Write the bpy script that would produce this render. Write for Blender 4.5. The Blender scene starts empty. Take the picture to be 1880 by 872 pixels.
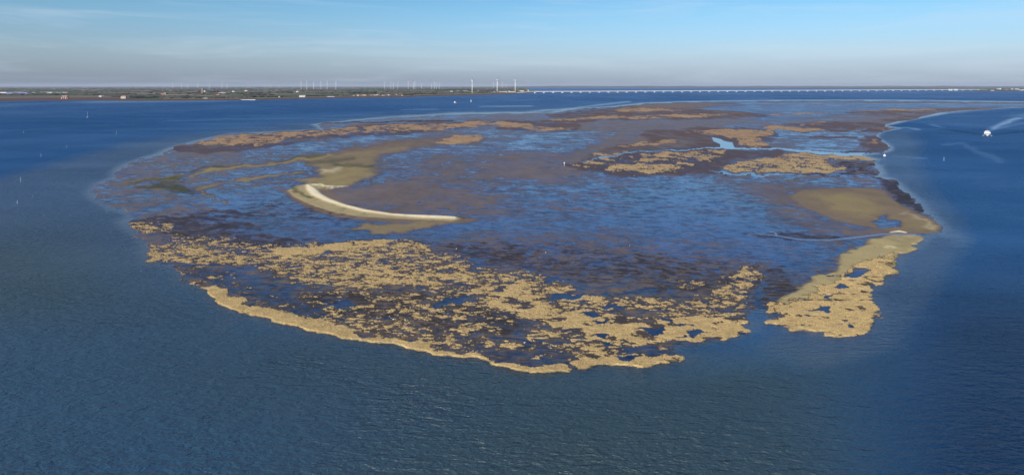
import bpy, bmesh, math, random
import numpy as np
random.seed(7); rng = np.random.default_rng(7)
C = bpy.context.scene.collection
sc = bpy.context.scene
PI = math.pi

# ------------------------------------------------------------------ camera
CAM_H = 70.0                  # height of the viewpoint over the water, metres
FPX = 1225.0                  # focal length in photo pixels (photo 1880 x 872)
YH = 158.0                    # photo row of the horizon
cam_d = bpy.data.cameras.new('camera'); cam = bpy.data.objects.new('camera', cam_d); C.objects.link(cam)
cam_d.sensor_width = 36.0; cam_d.lens = 36.0*FPX/1880.0
cam_d.shift_y = -(436.0-YH)/1880.0
cam_d.clip_start = 1.0; cam_d.clip_end = 250000.0
cam.location = (0, 0, CAM_H); cam.rotation_euler = (PI/2, 0, 0)
sc.camera = cam

# ------------------------------------------------------------------ light
SUN_EL, SUN_AZ = math.radians(27), math.radians(214)     # azimuth clockwise from +Y
sun_dir = (math.sin(SUN_AZ)*math.cos(SUN_EL), math.cos(SUN_AZ)*math.cos(SUN_EL), math.sin(SUN_EL))
sd = bpy.data.lights.new('sun', 'SUN'); sd.energy = 5.0; sd.angle = math.radians(0.53); sd.color = (1.0, 0.93, 0.82)
so = bpy.data.objects.new('sun', sd); C.objects.link(so)
from mathutils import Vector
so.rotation_euler = Vector(sun_dir).to_track_quat('Z', 'Y').to_euler(); so.location = (0, -50, 400)

w = bpy.data.worlds.new('World'); sc.world = w; w.use_nodes = True
nt = w.node_tree; N = nt.nodes; L = nt.links; N.clear()
out = N.new('ShaderNodeOutputWorld'); bg = N.new('ShaderNodeBackground'); bg.inputs['Strength'].default_value = 0.12
sky = N.new('ShaderNodeTexSky'); sky.sky_type = 'NISHITA'; sky.sun_disc = False
sky.sun_elevation = SUN_EL; sky.sun_rotation = SUN_AZ; sky.altitude = 70
sky.air_density = 1.0; sky.dust_density = 0.6; sky.ozone_density = 2.5
geo = N.new('ShaderNodeTexCoord'); sep = N.new('ShaderNodeSeparateXYZ')
L.new(geo.outputs['Generated'], sep.inputs[0])
# the clear cold-air gradient: smog layer at the horizon, saturated blue above
ramp = N.new('ShaderNodeValToRGB'); ramp.color_ramp.interpolation = 'B_SPLINE'
cr = ramp.color_ramp
stops = [(0.0, (0.46, 0.56, 0.92)), (0.02, (0.50, 0.62, 0.98)), (0.05, (0.66, 0.72, 0.93)), (0.12, (0.55, 0.88, 1.1)),
         (0.30, (0.22, 0.52, 1.05)), (1.0, (0.16, 0.40, 0.95))]
cr.elements[0].position = stops[0][0]; cr.elements[0].color = (*stops[0][1], 1)
cr.elements[1].position = stops[-1][0]; cr.elements[1].color = (*stops[-1][1], 1)
for p, c in stops[1:-1]:
    e = cr.elements.new(p); e.color = (*c, 1)
L.new(sep.outputs['Z'], ramp.inputs['Fac'])
mul = N.new('ShaderNodeMix'); mul.data_type = 'RGBA'; mul.blend_type = 'MULTIPLY'; mul.inputs['Factor'].default_value = 1
L.new(sky.outputs['Color'], mul.inputs[6]); L.new(ramp.outputs['Color'], mul.inputs[7])
# thin cirrus veils
mp = N.new('ShaderNodeMapping'); mp.inputs['Scale'].default_value = (2.2, 2.2, 26)
mp.inputs['Rotation'].default_value = (0.0, 0.05, 0)
L.new(geo.outputs['Generated'], mp.inputs[0])
cn = N.new('ShaderNodeTexNoise'); cn.inputs['Scale'].default_value = 1.6; cn.inputs['Detail'].default_value = 7; cn.inputs['Roughness'].default_value = 0.6
cn.inputs['Distortion'].default_value = 0.6
L.new(mp.outputs[0], cn.inputs['Vector'])
cm = N.new('ShaderNodeMapRange'); cm.inputs[1].default_value = 0.48; cm.inputs[2].default_value = 0.80; cm.inputs[3].default_value = 0; cm.inputs[4].default_value = 0.42
L.new(cn.outputs['Fac'], cm.inputs[0])
add = N.new('ShaderNodeMix'); add.data_type = 'RGBA'; add.blend_type = 'MIX'
add.inputs[7].default_value = (5.4, 6.4, 7.4, 1)
L.new(cm.outputs[0], add.inputs[0]); L.new(mul.outputs[2], add.inputs[6])
L.new(add.outputs[2], bg.inputs['Color']); L.new(bg.outputs[0], out.inputs['Surface'])

sc.view_settings.view_transform = 'Standard'; sc.view_settings.look = 'None'
sc.view_settings.exposure = 0.0; sc.view_settings.gamma = 1.0
sc.cycles.max_bounces = 5; sc.cycles.glossy_bounces = 3; sc.cycles.diffuse_bounces = 2; sc.cycles.volume_bounces = 0
sc.cycles.sample_clamp_indirect = 5.0

# ------------------------------------------------------------------ helpers
FH = FPX*CAM_H
def ground(px, py):
    """point on the water level that the traced photo position stands on"""
    Z = FH/(py-YH); return ((px-940.0)/FPX*Z, Z)

def mat(name, color, rough=0.6, noise=0.0, scale=1.0, metallic=0.0, color2=None, stretch=(1,1,1), spec=0.5):
    m = bpy.data.materials.new(name); m.use_nodes = True
    n = m.node_tree.nodes; l = m.node_tree.links; b = n['Principled BSDF']
    b.inputs['Roughness'].default_value = rough; b.inputs['Metallic'].default_value = metallic
    b.inputs['Specular IOR Level'].default_value = spec
    tc = n.new('ShaderNodeNewGeometry'); mp = n.new('ShaderNodeMapping'); mp.inputs['Scale'].default_value = stretch
    l.new(tc.outputs['Position'], mp.inputs[0])
    t = n.new('ShaderNodeTexNoise'); t.inputs['Scale'].default_value = scale; t.inputs['Detail'].default_value = 5
    l.new(mp.outputs[0], t.inputs['Vector'])
    mx = n.new('ShaderNodeMix'); mx.data_type = 'RGBA'
    c2 = color2 or tuple(c*(1-noise) for c in color)
    mx.inputs[6].default_value = (*color, 1); mx.inputs[7].default_value = (*c2, 1)
    mr = n.new('ShaderNodeMapRange'); mr.inputs[1].default_value = 0.35; mr.inputs[2].default_value = 0.65
    l.new(t.outputs['Fac'], mr.inputs[0]); l.new(mr.outputs[0], mx.inputs[0]); l.new(mx.outputs[2], b.inputs['Base Color'])
    return m

class MB:
    def __init__(s): s.v = []; s.f = []
    def quad(s, *p):
        i = len(s.v); s.v += list(p); s.f.append(tuple(range(i, i+len(p)))); return s
    def box(s, x0, x1, y0, y1, z0, z1, tx=0, ty=0):
        i = len(s.v)
        s.v += [(x0,y0,z0),(x1,y0,z0),(x1,y1,z0),(x0,y1,z0),(x0+tx,y0+ty,z1),(x1-tx,y0+ty,z1),(x1-tx,y1-ty,z1),(x0+tx,y1-ty,z1)]
        s.f += [(i,i+3,i+2,i+1),(i+4,i+5,i+6,i+7),(i,i+1,i+5,i+4),(i+1,i+2,i+6,i+5),(i+2,i+3,i+7,i+6),(i+3,i,i+4,i+7)]; return s
    def tube(s, pts, n=8):
        """pts: (x,y,z,r); rings stay square to the run of the tube"""
        i0 = len(s.v); P = [Vector(p[:3]) for p in pts]
        for k, p in enumerate(pts):
            d = (P[min(k+1,len(P)-1)]-P[max(k-1,0)]).normalized()
            a = d.cross(Vector((0,0,1)));
            if a.length < 1e-3: a = Vector((1,0,0))
            a.normalize(); b = d.cross(a)
            for j in range(n):
                t = 2*PI*j/n; q = P[k]+p[3]*(a*math.cos(t)+b*math.sin(t)); s.v.append(tuple(q))
        for k in range(len(pts)-1):
            for j in range(n):
                a0 = i0+k*n+j; a1 = i0+k*n+(j+1)%n
                s.f.append((a0, a1, a1+n, a0+n))
        s.f.append(tuple(i0+j for j in range(n))); m = i0+(len(pts)-1)*n; s.f.append(tuple(m+j for j in reversed(range(n))))
        return s
    def loft(s, secs, cap=True):
        i0 = len(s.v); n = len(secs[0])
        for q in secs: s.v += [tuple(p) for p in q]
        for k in range(len(secs)-1):
            for j in range(n):
                a0 = i0+k*n+j; a1 = i0+k*n+(j+1)%n; s.f.append((a0,a1,a1+n,a0+n))
        if cap:
            s.f.append(tuple(i0+j for j in reversed(range(n)))); m = i0+(len(secs)-1)*n; s.f.append(tuple(m+j for j in range(n)))
        return s
    def build(s, name, m, parent=None, loc=(0,0,0), rz=0, smooth=False):
        me = bpy.data.meshes.new(name); me.from_pydata(s.v, [], s.f)
        bm = bmesh.new(); bm.from_mesh(me); bmesh.ops.recalc_face_normals(bm, faces=bm.faces); bm.to_mesh(me); bm.free()
        me.materials.append(m)
        if smooth: me.polygons.foreach_set('use_smooth', [True]*len(me.polygons))
        o = bpy.data.objects.new(name, me); C.objects.link(o); o.location = loc; o.rotation_euler = (0,0,rz)
        if parent: o.parent = parent
        return o

def tag(o, label=None, cat=None, group=None, kind=None):
    if label: o['label'] = label
    if cat: o['category'] = cat
    if group: o['group'] = group
    if kind: o['kind'] = kind
    return o
def empty(name, loc=(0,0,0), rz=0):
    o = bpy.data.objects.new(name, None); o.location = loc; o.rotation_euler = (0,0,rz); C.objects.link(o); return o
def copy_tree(o, parent=None):
    c = o.copy(); C.objects.link(c); c.parent = parent
    for ch in list(o.children): copy_tree(ch, c)
    return c

# ------------------------------------------------------------------ numeric noise
def _hash(ix, iy, seed):
    h = (ix.astype(np.int64)*374761393 + iy.astype(np.int64)*668265263 + seed*982451653) & 0xffffffff
    h = ((h ^ (h >> 13))*1274126177) & 0xffffffff
    return ((h ^ (h >> 16)) & 0xffff)/65535.0
def vnoise(x, y, seed=0):
    ix = np.floor(x); iy = np.floor(y); fx = x-ix; fy = y-iy
    fx = fx*fx*(3-2*fx); fy = fy*fy*(3-2*fy)
    a = _hash(ix, iy, seed); b = _hash(ix+1, iy, seed); c = _hash(ix, iy+1, seed); d = _hash(ix+1, iy+1, seed)
    return a+(b-a)*fx+(c-a)*fy+(a-b-c+d)*fx*fy
def fbm(x, y, oct=4, seed=0, gain=0.5):
    s = 0; a = 1; t = 0
    for k in range(oct):
        ca, sa = math.cos(k*1.1), math.sin(k*1.1)
        s = s + a*vnoise((x*ca-y*sa)*2**k+17*k, (x*sa+y*ca)*2**k-9*k, seed+k); t += a; a *= gain
    return s/t                                   # about 0.5 +- 0.2
def sstep(a, b, x):
    t = np.clip((x-a)/(b-a), 0, 1); return t*t*(3-2*t)

AX = 3.0    # ground seen at this slant is about three times as deep as it looks; distances are measured so
class Field:
    """a set of ground points with their traced positions, on which outlines are evaluated"""
    def __init__(s, px, py, warp=1.0):
        s.px, s.py = px, py
        Z = FH/(py-YH); s.X = (px-940)/FPX*Z; s.Z = Z
        u = px*0.02; v = py*0.06
        s.wx = px+(fbm(u*2, v*2, 4, 11)-.5)*34*warp; s.wy = py+(fbm(u*2, v*2, 4, 31)-.5)*11*warp*np.clip((py-YH)/140, .15, 1.3)
        s.one = np.zeros_like(px)
    def _seg(s, idx, pts, close, raw):
        x = (s.px if raw else s.wx)[idx]/AX; y = (s.py if raw else s.wy)[idx]
        d = np.full(x.shape, 1e9); inside = np.zeros(x.shape, bool)
        n = len(pts)
        for i in range(n if close else n-1):
            x0, y0 = pts[i][0]/AX, pts[i][1]; x1, y1 = pts[(i+1) % n][0]/AX, pts[(i+1) % n][1]
            dx, dy = x1-x0, y1-y0; t = np.clip(((x-x0)*dx+(y-y0)*dy)/(dx*dx+dy*dy+1e-9), 0, 1)
            q = np.hypot(x-x0-t*dx, y-y0-t*dy)
            if close:
                if y0 != y1:
                    c = ((y0 > y) != (y1 > y)) & (x < (x1-x0)*(y-y0)/(y1-y0)+x0); inside ^= c
            else:
                q = q-(pts[i][2]*(1-t)+pts[i+1][2]*t)
            d = np.minimum(d, q)
        return np.where(inside, -d, d) if close else d
    def poly(s, pts, soft=2.0, raw=False):
        xs = [p[0] for p in pts]; ys = [p[1] for p in pts]; m = soft*1.5+8
        idx = np.nonzero((s.px > min(xs)-m*AX-20) & (s.px < max(xs)+m*AX+20) & (s.py > min(ys)-m) & (s.py < max(ys)+m))
        r = s.one.copy()
        if len(idx[0]): r[idx] = sstep(soft, -soft, s._seg(idx, pts, True, raw))
        return r
    def sd(s, pts, raw=False):
        idx = np.nonzero(s.px > -1e9); r = s.one.copy(); r[idx] = s._seg(idx, pts, True, raw); return r
    def stroke(s, pts, soft=1.0, raw=False):
        xs = [p[0] for p in pts]; ys = [p[1] for p in pts]; mw = max(p[2] for p in pts)+soft*1.5+6
        idx = np.nonzero((s.px > min(xs)-mw*AX-20) & (s.px < max(xs)+mw*AX+20) & (s.py > min(ys)-mw) & (s.py < max(ys)+mw))
        r = s.one.copy()
        if len(idx[0]): r[idx] = sstep(soft, -soft, s._seg(idx, pts, False, raw))
        return r
def lerp(a, b, m): return a+(b-a)*m

exec_order = []
# ------------------------------------------------------------------ the tidal island: traced outlines
ISLAND = [(166,352),(180,338),(208,326),(212,312),(235,300),(262,290),(285,284),(305,274),(330,267),(352,261),(400,250),(425,246),
 (520,242),(590,238),(575,229),(600,226),(640,223),(700,218),(760,214),(850,209.5),(930,208),(1010,207),(1040,201),(1120,196.5),(1180,190),
 (1260,187),(1400,185),(1600,184),(1700,185),(2000,189),(2000,196),(1880,197),(1840,198.5),(1780,203),(1740,208),(1700,215),(1665,222),(1640,228),
 (1625,231),(1652,236),(1622,241),(1612,247),(1612,254),(1625,262),(1637,271),(1635,277),(1618,281),(1592,284),(1586,287),(1600,290),(1611,293),
 (1602,299),(1616,306),(1621,318),(1617,325),(1636,328),(1652,340),(1682,368),(1702,391),(1722,408),(1728,420),(1722,429),(1700,431),(1700,434),
 (1693,440),(1688,450),(1657,470),(1645,485),(1641,503),(1625,520),(1598,535),(1600,550),(1613,568),(1613,580),(1598,595),(1599,608),(1582,615),
 (1545,619),(1500,613),(1460,608),(1430,599),(1402,590),(1418,583),(1400,572),(1385,566),(1372,577),(1385,590),(1377,609),(1350,619),(1300,629),
 (1255,635),(1240,645),(1262,655),(1264,663),(1240,668),(1190,675),(1150,672),(1110,672),(1085,679),(1062,679),(1050,673),(1047,683),(1000,688),(960,685),
 (905,673),(890,665),(850,660),(780,648),(740,637),(700,630),(640,624),(590,612),(530,598),(470,583),(430,570),(400,558),(385,540),(366,527),
 (335,520),(330,505),(310,488),(270,484),(264,466),(268,448),(245,425),(226,407),(240,399),(236,391),(212,385),(190,375),(172,364)]

def paint(F):
    P, S, one = F.poly, F.stroke, F.one
    X, Z, py, px = F.X, F.Z, F.py, F.px
    out = {}
    dry = one+.42          # how much bare mud stands out of the water film
    amp = one+1.0          # strength of the small scale pattern
    tan = one.copy(); sand = one.copy(); olive = one.copy(); algae = one.copy(); brown = one.copy(); dark = one.copy(); crest = one.copy()
    pool = one.copy(); smooth = one.copy()
    # --- northern far flats
    m = P([(1040,200),(1180,189),(1400,184),(2000,186),(2000,200),(1700,204),(1560,208),(1500,216),(1400,222),(1350,212),(1250,201)], 3); dry = lerp(dry, .12, m); smooth = np.maximum(smooth, m)
    for q, v in (([(1120,197),(1200,190.5),(1330,189),(1372,193),(1300,196),(1250,199)], .75), ([(1560,207),(1700,201),(1800,199),(2000,196),(2000,199),(1740,209),(1690,221),(1640,232),(1560,238),(1480,226),(1600,216)], .82),
                 ([(1040,224),(1100,222),(1300,222),(1360,226),(1330,234),(1250,238),(1150,240),(1050,240),(1020,232)], .88), ([(1100,203),(1160,198),(1250,200),(1350,206),(1400,213),(1300,221),(1100,221),(1040,216)], .8),
                 ([(1130,245),(1200,236),(1300,236),(1320,250),(1310,268),(1180,275),(1090,292),(1040,300),(1000,300),(1060,280)], .86),
                 ([(1360,226),(1480,222),(1600,226),(1560,236),(1420,236)], .55)):
        dry = lerp(dry, v, P(q, 3))
    dry = lerp(dry, .9, S([(1390,188,.7),(1600,188.3,.7),(2000,191,.8)], .6)); dry = lerp(dry, .05, S([(1300,194,.7),(1380,191.6,.9),(1420,189.5,.8),(1880,192,.6)], .8))
    dry = lerp(dry, .95, S([(1485,253.5,1.2),(1540,252,1.8),(1572,254,.8)], 1)); brown = np.maximum(brown, S([(1485,253.5,1.2),(1540,252,1.8),(1572,254,.8)], 1))
    # --- western lobe
    m = P([(560,262),(400,272),(310,272),(165,352),(240,400),(400,392),(560,385),(540,350),(560,300)], 8); dry = lerp(dry, .5, m)
    for q, v in (([(300,282),(360,272),(480,276),(500,286),(400,292),(330,290)], .72), ([(395,322),(450,316),(520,304),(575,298),(572,318),(500,334),(400,350),(350,362),(330,352)], .12), ([(360,352),(460,342),(540,336),(560,348),(570,380),(520,384),(400,380)], .2),
                 ([(165,350),(240,344),(300,352),(300,384),(220,386)], .52), ([(560,252),(640,240),(760,238),(800,248),(700,258),(600,275),(540,282),(450,286),(440,276),(520,268)], .14), ([(540,268),(640,262),(600,278),(540,280)], .1),
                 ([(750,228),(980,240),(1060,238),(1110,243),(1090,262),(1020,280),(900,290),(800,300),(720,300),(700,290),(760,270),(880,258)], .3), ([(930,248),(1100,242),(1070,266),(1000,282),(930,270)], .14)):
        dry = lerp(dry, v, P(q, 6))
    # --- the middle
    for q, v, s_ in (([(820,285),(1000,280),(1080,300),(1080,330),(1000,345),(900,360),(830,345),(760,330)], .62, 10), ([(900,300),(1060,296),(1060,318),(960,330),(880,326)], .78, 8),
                     ([(595,345),(680,332),(760,330),(820,345),(930,370),(970,388),(900,396),(800,396),(690,388),(630,375)], .82, 5),
                     ([(660,300),(740,300),(760,322),(700,340),(640,340)], .3, 8), ([(960,335),(1300,322),(1420,330),(1460,360),(1480,400),(1500,440),(1400,470),(1200,470),(1000,450),(880,430),(900,400)], .17, 14),
                     ([(1080,345),(1300,335),(1380,380),(1400,440),(1200,440),(1060,400)], .03, 14), ([(1320,322),(1460,330),(1600,326),(1560,345),(1450,356),(1500,400),(1590,425),(1500,430),(1420,400),(1380,350)], .5, 8),
                     ([(1410,345),(1450,350),(1460,370),(1500,392),(1480,395),(1430,370)], .85, 4), ([(1420,240),(1580,242),(1590,262),(1560,278),(1450,274),(1400,262)], .2, 4),
                     ([(1530,290),(1605,297),(1620,312),(1620,326),(1560,322),(1545,308)], .55, 3),
                     ([(430,385),(640,392),(800,412),(1000,440),(1100,470),(900,470),(700,442),(500,440),(400,420)], .22, 8), ([(600,400),(1000,410),(1200,450),(1000,455),(800,435),(640,430)], .1, 8),
                     ([(860,425),(1500,450),(1480,520),(1380,540),(1100,530),(900,500),(780,450)], .33, 10), ([(1200,455),(1500,445),(1540,470),(1490,510),(1400,480),(1250,480)], .16, 8),
                     ([(1430,515),(1500,505),(1470,545),(1430,565),(1405,545)], .5, 6)):
        dry = lerp(dry, v, P(q, s_))
    # --- dark weed grown mud along the south-west
    for q, v, s_ in (([(225,402),(300,397),(400,392),(470,396),(400,408),(500,415),(420,425),(520,432),(560,440),(480,462),(400,446),(330,440),(260,428)], .62, 5), ([(300,392),(400,386),(560,382),(640,392),(560,400),(420,400)], .42, 5), ([(440,378),(560,372),(660,400),(620,412),(500,400)], .32, 6), ([(780,445),(960,455),(1060,490),(980,500),(860,478)], .55, 6), ([(860,440),(1100,455),(1380,480),(1380,540),(1200,540),(1000,510)], .43, 10),
                     ([(1330,500),(1400,520),(1440,560),(1400,560),(1370,548)], .5, 6), ([(1530,294),(1605,298),(1620,324),(1560,322)], .62, 4), ([(1616,328),(1645,332),(1682,366),(1706,392),(1690,392),(1655,376),(1628,352)], .78, 2.5), ([(500,545),(640,538),(760,538),(880,555),(960,590),(960,612),(850,610),(700,588),(560,575)], .55, 8), ([(1030,590),(1090,600),(1090,622),(1020,612)], .4, 4), ([(1360,428),(1440,428),(1560,436),(1540,444),(1440,442)], .6, 3)):
        dark = lerp(dark, v, P(q, s_))
    # --- reddish salt marsh in the distance (low brown plants)
    for q, v in (([(300,272),(345,268),(440,273),(500,267),(500,272),(430,278),(380,284),(320,278)], .9), ([(400,250),(520,244),(600,238),(700,228),(800,225),(880,227),(900,234),(740,247),(600,254),(540,264),(440,274),(345,272),(360,264)], .75),
                 ([(850,222),(940,221),(1010,222),(1060,216),(1140,210),(1180,212),(1150,219),(1080,224),(1060,240),(980,244),(900,234),(850,232)], .7), ([(1050,204),(1150,197),(1240,199),(1360,206),(1420,213),(1300,220),(1120,221),(1030,221),(1000,212)], .7),
                 ([(1080,298),(1060,292),(1120,270),(1180,258),(1180,240),(1300,234),(1420,237),(1420,272),(1250,276),(1140,286)], .6), ([(1030,306),(1070,296),(1130,287),(1200,279),(1330,274),(1450,279),(1420,288),(1340,294),(1320,318),(1180,323),(1100,320)], .8),
                 ([(1540,207),(1700,201),(1800,200),(1740,208),(1690,221),(1620,235),(1560,234),(1640,216)], .5), ([(1400,236),(1440,229),(1530,224),(1600,226),(1570,240),(1480,244)], .7), ([(1575,258),(1590,251),(1612,250),(1622,262),(1637,271),(1634,279),(1590,282),(1540,279),(1595,276),(1600,272),(1580,268)], .75),
                 ([(1618,242),(1652,236),(1640,233),(1600,238),(1580,244)], .8), ([(1615,326),(1640,328),(1682,368),(1712,396),(1690,392),(1640,368),(1625,350)], .55), ([(880,455),(960,462),(1010,480),(940,484),(880,470)], .5)):
        brown = lerp(brown, v, P(q, 2.5))
    m = S([(575,227.6,.8),(620,226,1.0),(700,224.4,1.0),(830,223.2,.9)], .7); dark = np.maximum(dark, m*.95); m = S([(1020,200.4,.3),(1060,199.6,.8),(1100,198.8,.8)], .5); dark = np.maximum(dark, m*.9)
    m = S([(1330,319,.7),(1440,322,1.0),(1560,321,.8)], 1); dark = np.maximum(dark, m*.8)
    # --- straw coloured grass: density of cover
    for q, v, s_ in (([(345,266),(365,261),(400,251),(520,244),(600,239),(680,234),(640,246),(560,252),(500,264),(440,269),(380,268)], .66, 2), ([(600,238),(700,229),(800,227),(872,230),(885,233),(830,238),(700,245),(640,246)], .62, 2),
                 ([(805,264),(815,255),(835,250),(885,249),(897,252),(870,262),(830,267)], .9, 2), ([(850,226),(900,222.5),(950,225),(985,232),(1050,236.5),(1045,240),(1000,242),(960,236),(900,231),(850,230)], .72, 1.2),
                 ([(1000,221),(1060,217.5),(1140,211),(1145,217),(1080,221),(1010,224)], .75, 1.2), ([(1120,203),(1150,198.5),(1220,199),(1250,203),(1200,206),(1140,206)], .7, 1.2), ([(1140,217),(1200,212),(1300,209),(1340,211),(1300,216),(1220,219),(1150,220)], .6, 1.2),
                 ([(1405,212),(1440,208.5),(1530,207.5),(1500,210.5),(1420,213)], .8, 1), ([(1560,203.5),(1640,200.5),(1740,201),(1700,203.5),(1600,205)], .75, 1), ([(1405,236),(1430,232),(1500,236),(1530,240),(1490,242),(1420,240)], .8, 1.2), ([(1440,229),(1520,224.5),(1500,229),(1460,232)], .55, 1.2),
                 ([(1280,241),(1330,237),(1420,238),(1415,247),(1390,251),(1400,260),(1420,268),(1380,270),(1355,266),(1345,256),(1320,249),(1290,248)], .82, 1.8), ([(1160,262),(1190,259),(1245,260),(1240,264),(1190,267),(1150,271),(1130,270)], .75, 1.2),
                 ([(1075,285),(1120,280),(1160,281),(1140,286),(1080,289)], .7, 1.2), ([(1240,243),(1275,239),(1290,243),(1260,248)], .5, 1.2), ([(1060,302),(1100,292),(1160,288),(1140,298),(1100,306),(1050,306)], .5, 2), ([(1190,282),(1260,278),(1330,276),(1310,290),(1230,296),(1160,300)], .55, 2),
                 ([(1120,303),(1180,303),(1290,300),(1260,310),(1220,318),(1150,319),(1110,313)], .82, 2), ([(1230,284),(1330,282),(1320,300),(1250,302)], .55, 2),
                 ([(1325,305),(1350,298),(1400,293),(1440,283),(1480,280.5),(1530,284),(1515,298),(1535,305),(1550,314),(1510,319),(1440,318),(1380,317),(1335,313)], .76, 1.8), ([(1480,281),(1540,283.5),(1600,289),(1610,293),(1580,294),(1530,290)], .85, 1.2),
                 ([(1510,278),(1560,278.5),(1610,280.5),(1570,279.5)], .7, 1), ([(1618,239),(1650,236),(1635,235),(1610,238)], .6, 1), ([(1622,232),(1650,226),(1690,220),(1660,226),(1630,233)], .55, 1),
                 ([(1590,258),(1605,258),(1615,266),(1600,268)], .45, 2),
                 # near
                 ([(232,410),(250,404),(300,408),(330,416),(300,428),(262,428)], .55, 3), ([(268,462),(285,450),(330,445),(400,452),(460,460),(500,480),(440,492),(370,481),(300,484),(268,478)], .66, 3), ([(300,436),(380,432),(470,446),(500,470),(400,462),(320,448)], .42, 5),
                 ([(480,452),(600,446),(760,442),(800,458),(850,476),(900,500),(960,500),(1020,515),(1060,530),(1000,545),(860,540),(760,530),(640,528),(540,520),(470,492),(440,470)], .52, 4),
                 ([(497,464),(520,457),(570,453),(640,446),(735,442),(700,450),(620,460),(560,469),(505,471)], .97, 1.5), ([(560,495),(700,484),(840,508),(900,520),(860,530),(760,520),(640,522)], .68, 5),
                 ([(860,515),(940,520),(1010,528),(1080,545),(1080,562),(1000,560),(930,548),(880,535)], .6, 5), ([(880,545),(960,540),(1060,568),(1200,590),(1200,612),(1120,612),(1050,606),(980,592),(910,575)], .88, 5), ([(900,512),(960,518),(1000,556),(1050,575),(960,575),(900,548),(850,530)], .8, 5),
                 ([(980,548),(1100,545),(1290,548),(1372,548),(1372,574),(1280,574),(1140,572),(1040,570)], .56, 4), ([(1180,592),(1230,582),(1290,579),(1366,582),(1386,594),(1378,609),(1340,619),(1270,628),(1200,628),(1140,620)], .9, 2.5),
                 ([(1180,590),(1210,574),(1300,570),(1360,574),(1370,584),(1290,582)], .4, 3), ([(1060,606),(1200,612),(1240,628),(1180,630),(1120,640),(1080,632)], .84, 3), ([(1240,634),(1180,630),(1200,638),(1256,642)], .6, 2),
                 ([(1050,640),(1110,634),(1160,646),(1200,650),(1258,650),(1266,663),(1240,668),(1190,675),(1120,672),(1064,679),(1050,672),(1060,655)], .84, 2), ([(1290,545),(1340,520),(1360,490),(1390,484),(1400,500),(1385,530),(1372,552)], .55, 4), ([(1180,512),(1330,505),(1350,520),(1240,530)], .28, 5),
                 ([(1378,560),(1420,556),(1445,572),(1400,578)], .6, 2), ([(560,530),(700,532),(860,545),(930,570),(970,600),(900,618),(800,612),(700,598),(600,585),(520,560)], .37, 6), ([(480,545),(560,556),(700,590),(760,612),(700,622),(620,600),(540,585),(470,570)], .47, 4),
                 ([(440,520),(520,545),(480,555),(440,540)], .25, 3), ([(690,600),(780,610),(900,620),(960,632),(1000,640),(960,650),(860,640),(800,640),(740,628)], .5, 3), ([(960,600),(1060,615),(1080,650),(1040,660),(1000,640)], .5, 4), ([(1000,645),(1060,655),(1040,668),(930,664),(830,648),(860,640)], .16, 3),
                 ([(330,488),(400,494),(470,520),(420,530),(350,525),(330,515)], .2, 3),
                 # south-east spit
                 ([(1590,480),(1640,474),(1643,503),(1625,520),(1598,535),(1600,550),(1613,568),(1613,580),(1598,595),(1599,608),(1582,615),(1545,619),(1500,613),(1460,608),(1430,599),(1402,590),(1440,582),(1425,562),(1480,548),(1500,530),(1540,515),(1560,495)], .97, 2.5)):
        tan = lerp(tan, v, P(q, s_))
    # open dark channels inside the front marsh
    dark = np.maximum(dark, P([(1372,500),(1430,490),(1470,520),(1450,560),(1400,566),(1370,548)], 6)*.62)
    for q, v, s_ in (([(365,492),(430,496),(500,525),(560,556),(620,585),(560,582),(500,566),(450,545),(400,525),(350,505)], .22, 4), ([(1240,630),(1300,630),(1262,652),(1150,650),(1090,648),(1120,640),(1180,632),(1220,634)], .12, 2), ([(1372,580),(1392,556),(1388,540),(1400,520),(1412,520),(1402,545),(1406,560),(1396,592)], .06, 1.5)):
        tan = lerp(tan, v*tan/.6, P(q, s_)); dark = lerp(dark, .05, P(q, s_)); dry = lerp(dry, .04, P(q, s_))
    STRIP = [(362,527),(400,524),(418,531),(430,545),(470,563),(540,577),(600,589),(650,608),(662,622),(690,621),(730,621),(780,627),(796,640),(830,648),(872,651),(893,658),(901,666),
      (930,667),(960,672),(1000,673),(1035,669),(1049,676),(1046,683),(1000,688),(960,685),(905,673),(850,661),(780,649),(740,638),(700,631),(640,624),(590,612),(530,598),(470,583),(430,570),(400,558),(385,540)]
    strip = P(STRIP, 1.3); tan = np.maximum(tan, strip*1.1)
    for q in ([(345,518),(362,514),(358,523),(340,524)],[(320,505),(340,503),(338,508)],[(370,506),(395,510),(380,514)]): tan = np.maximum(tan, P(q, 2)*.8)
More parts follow.
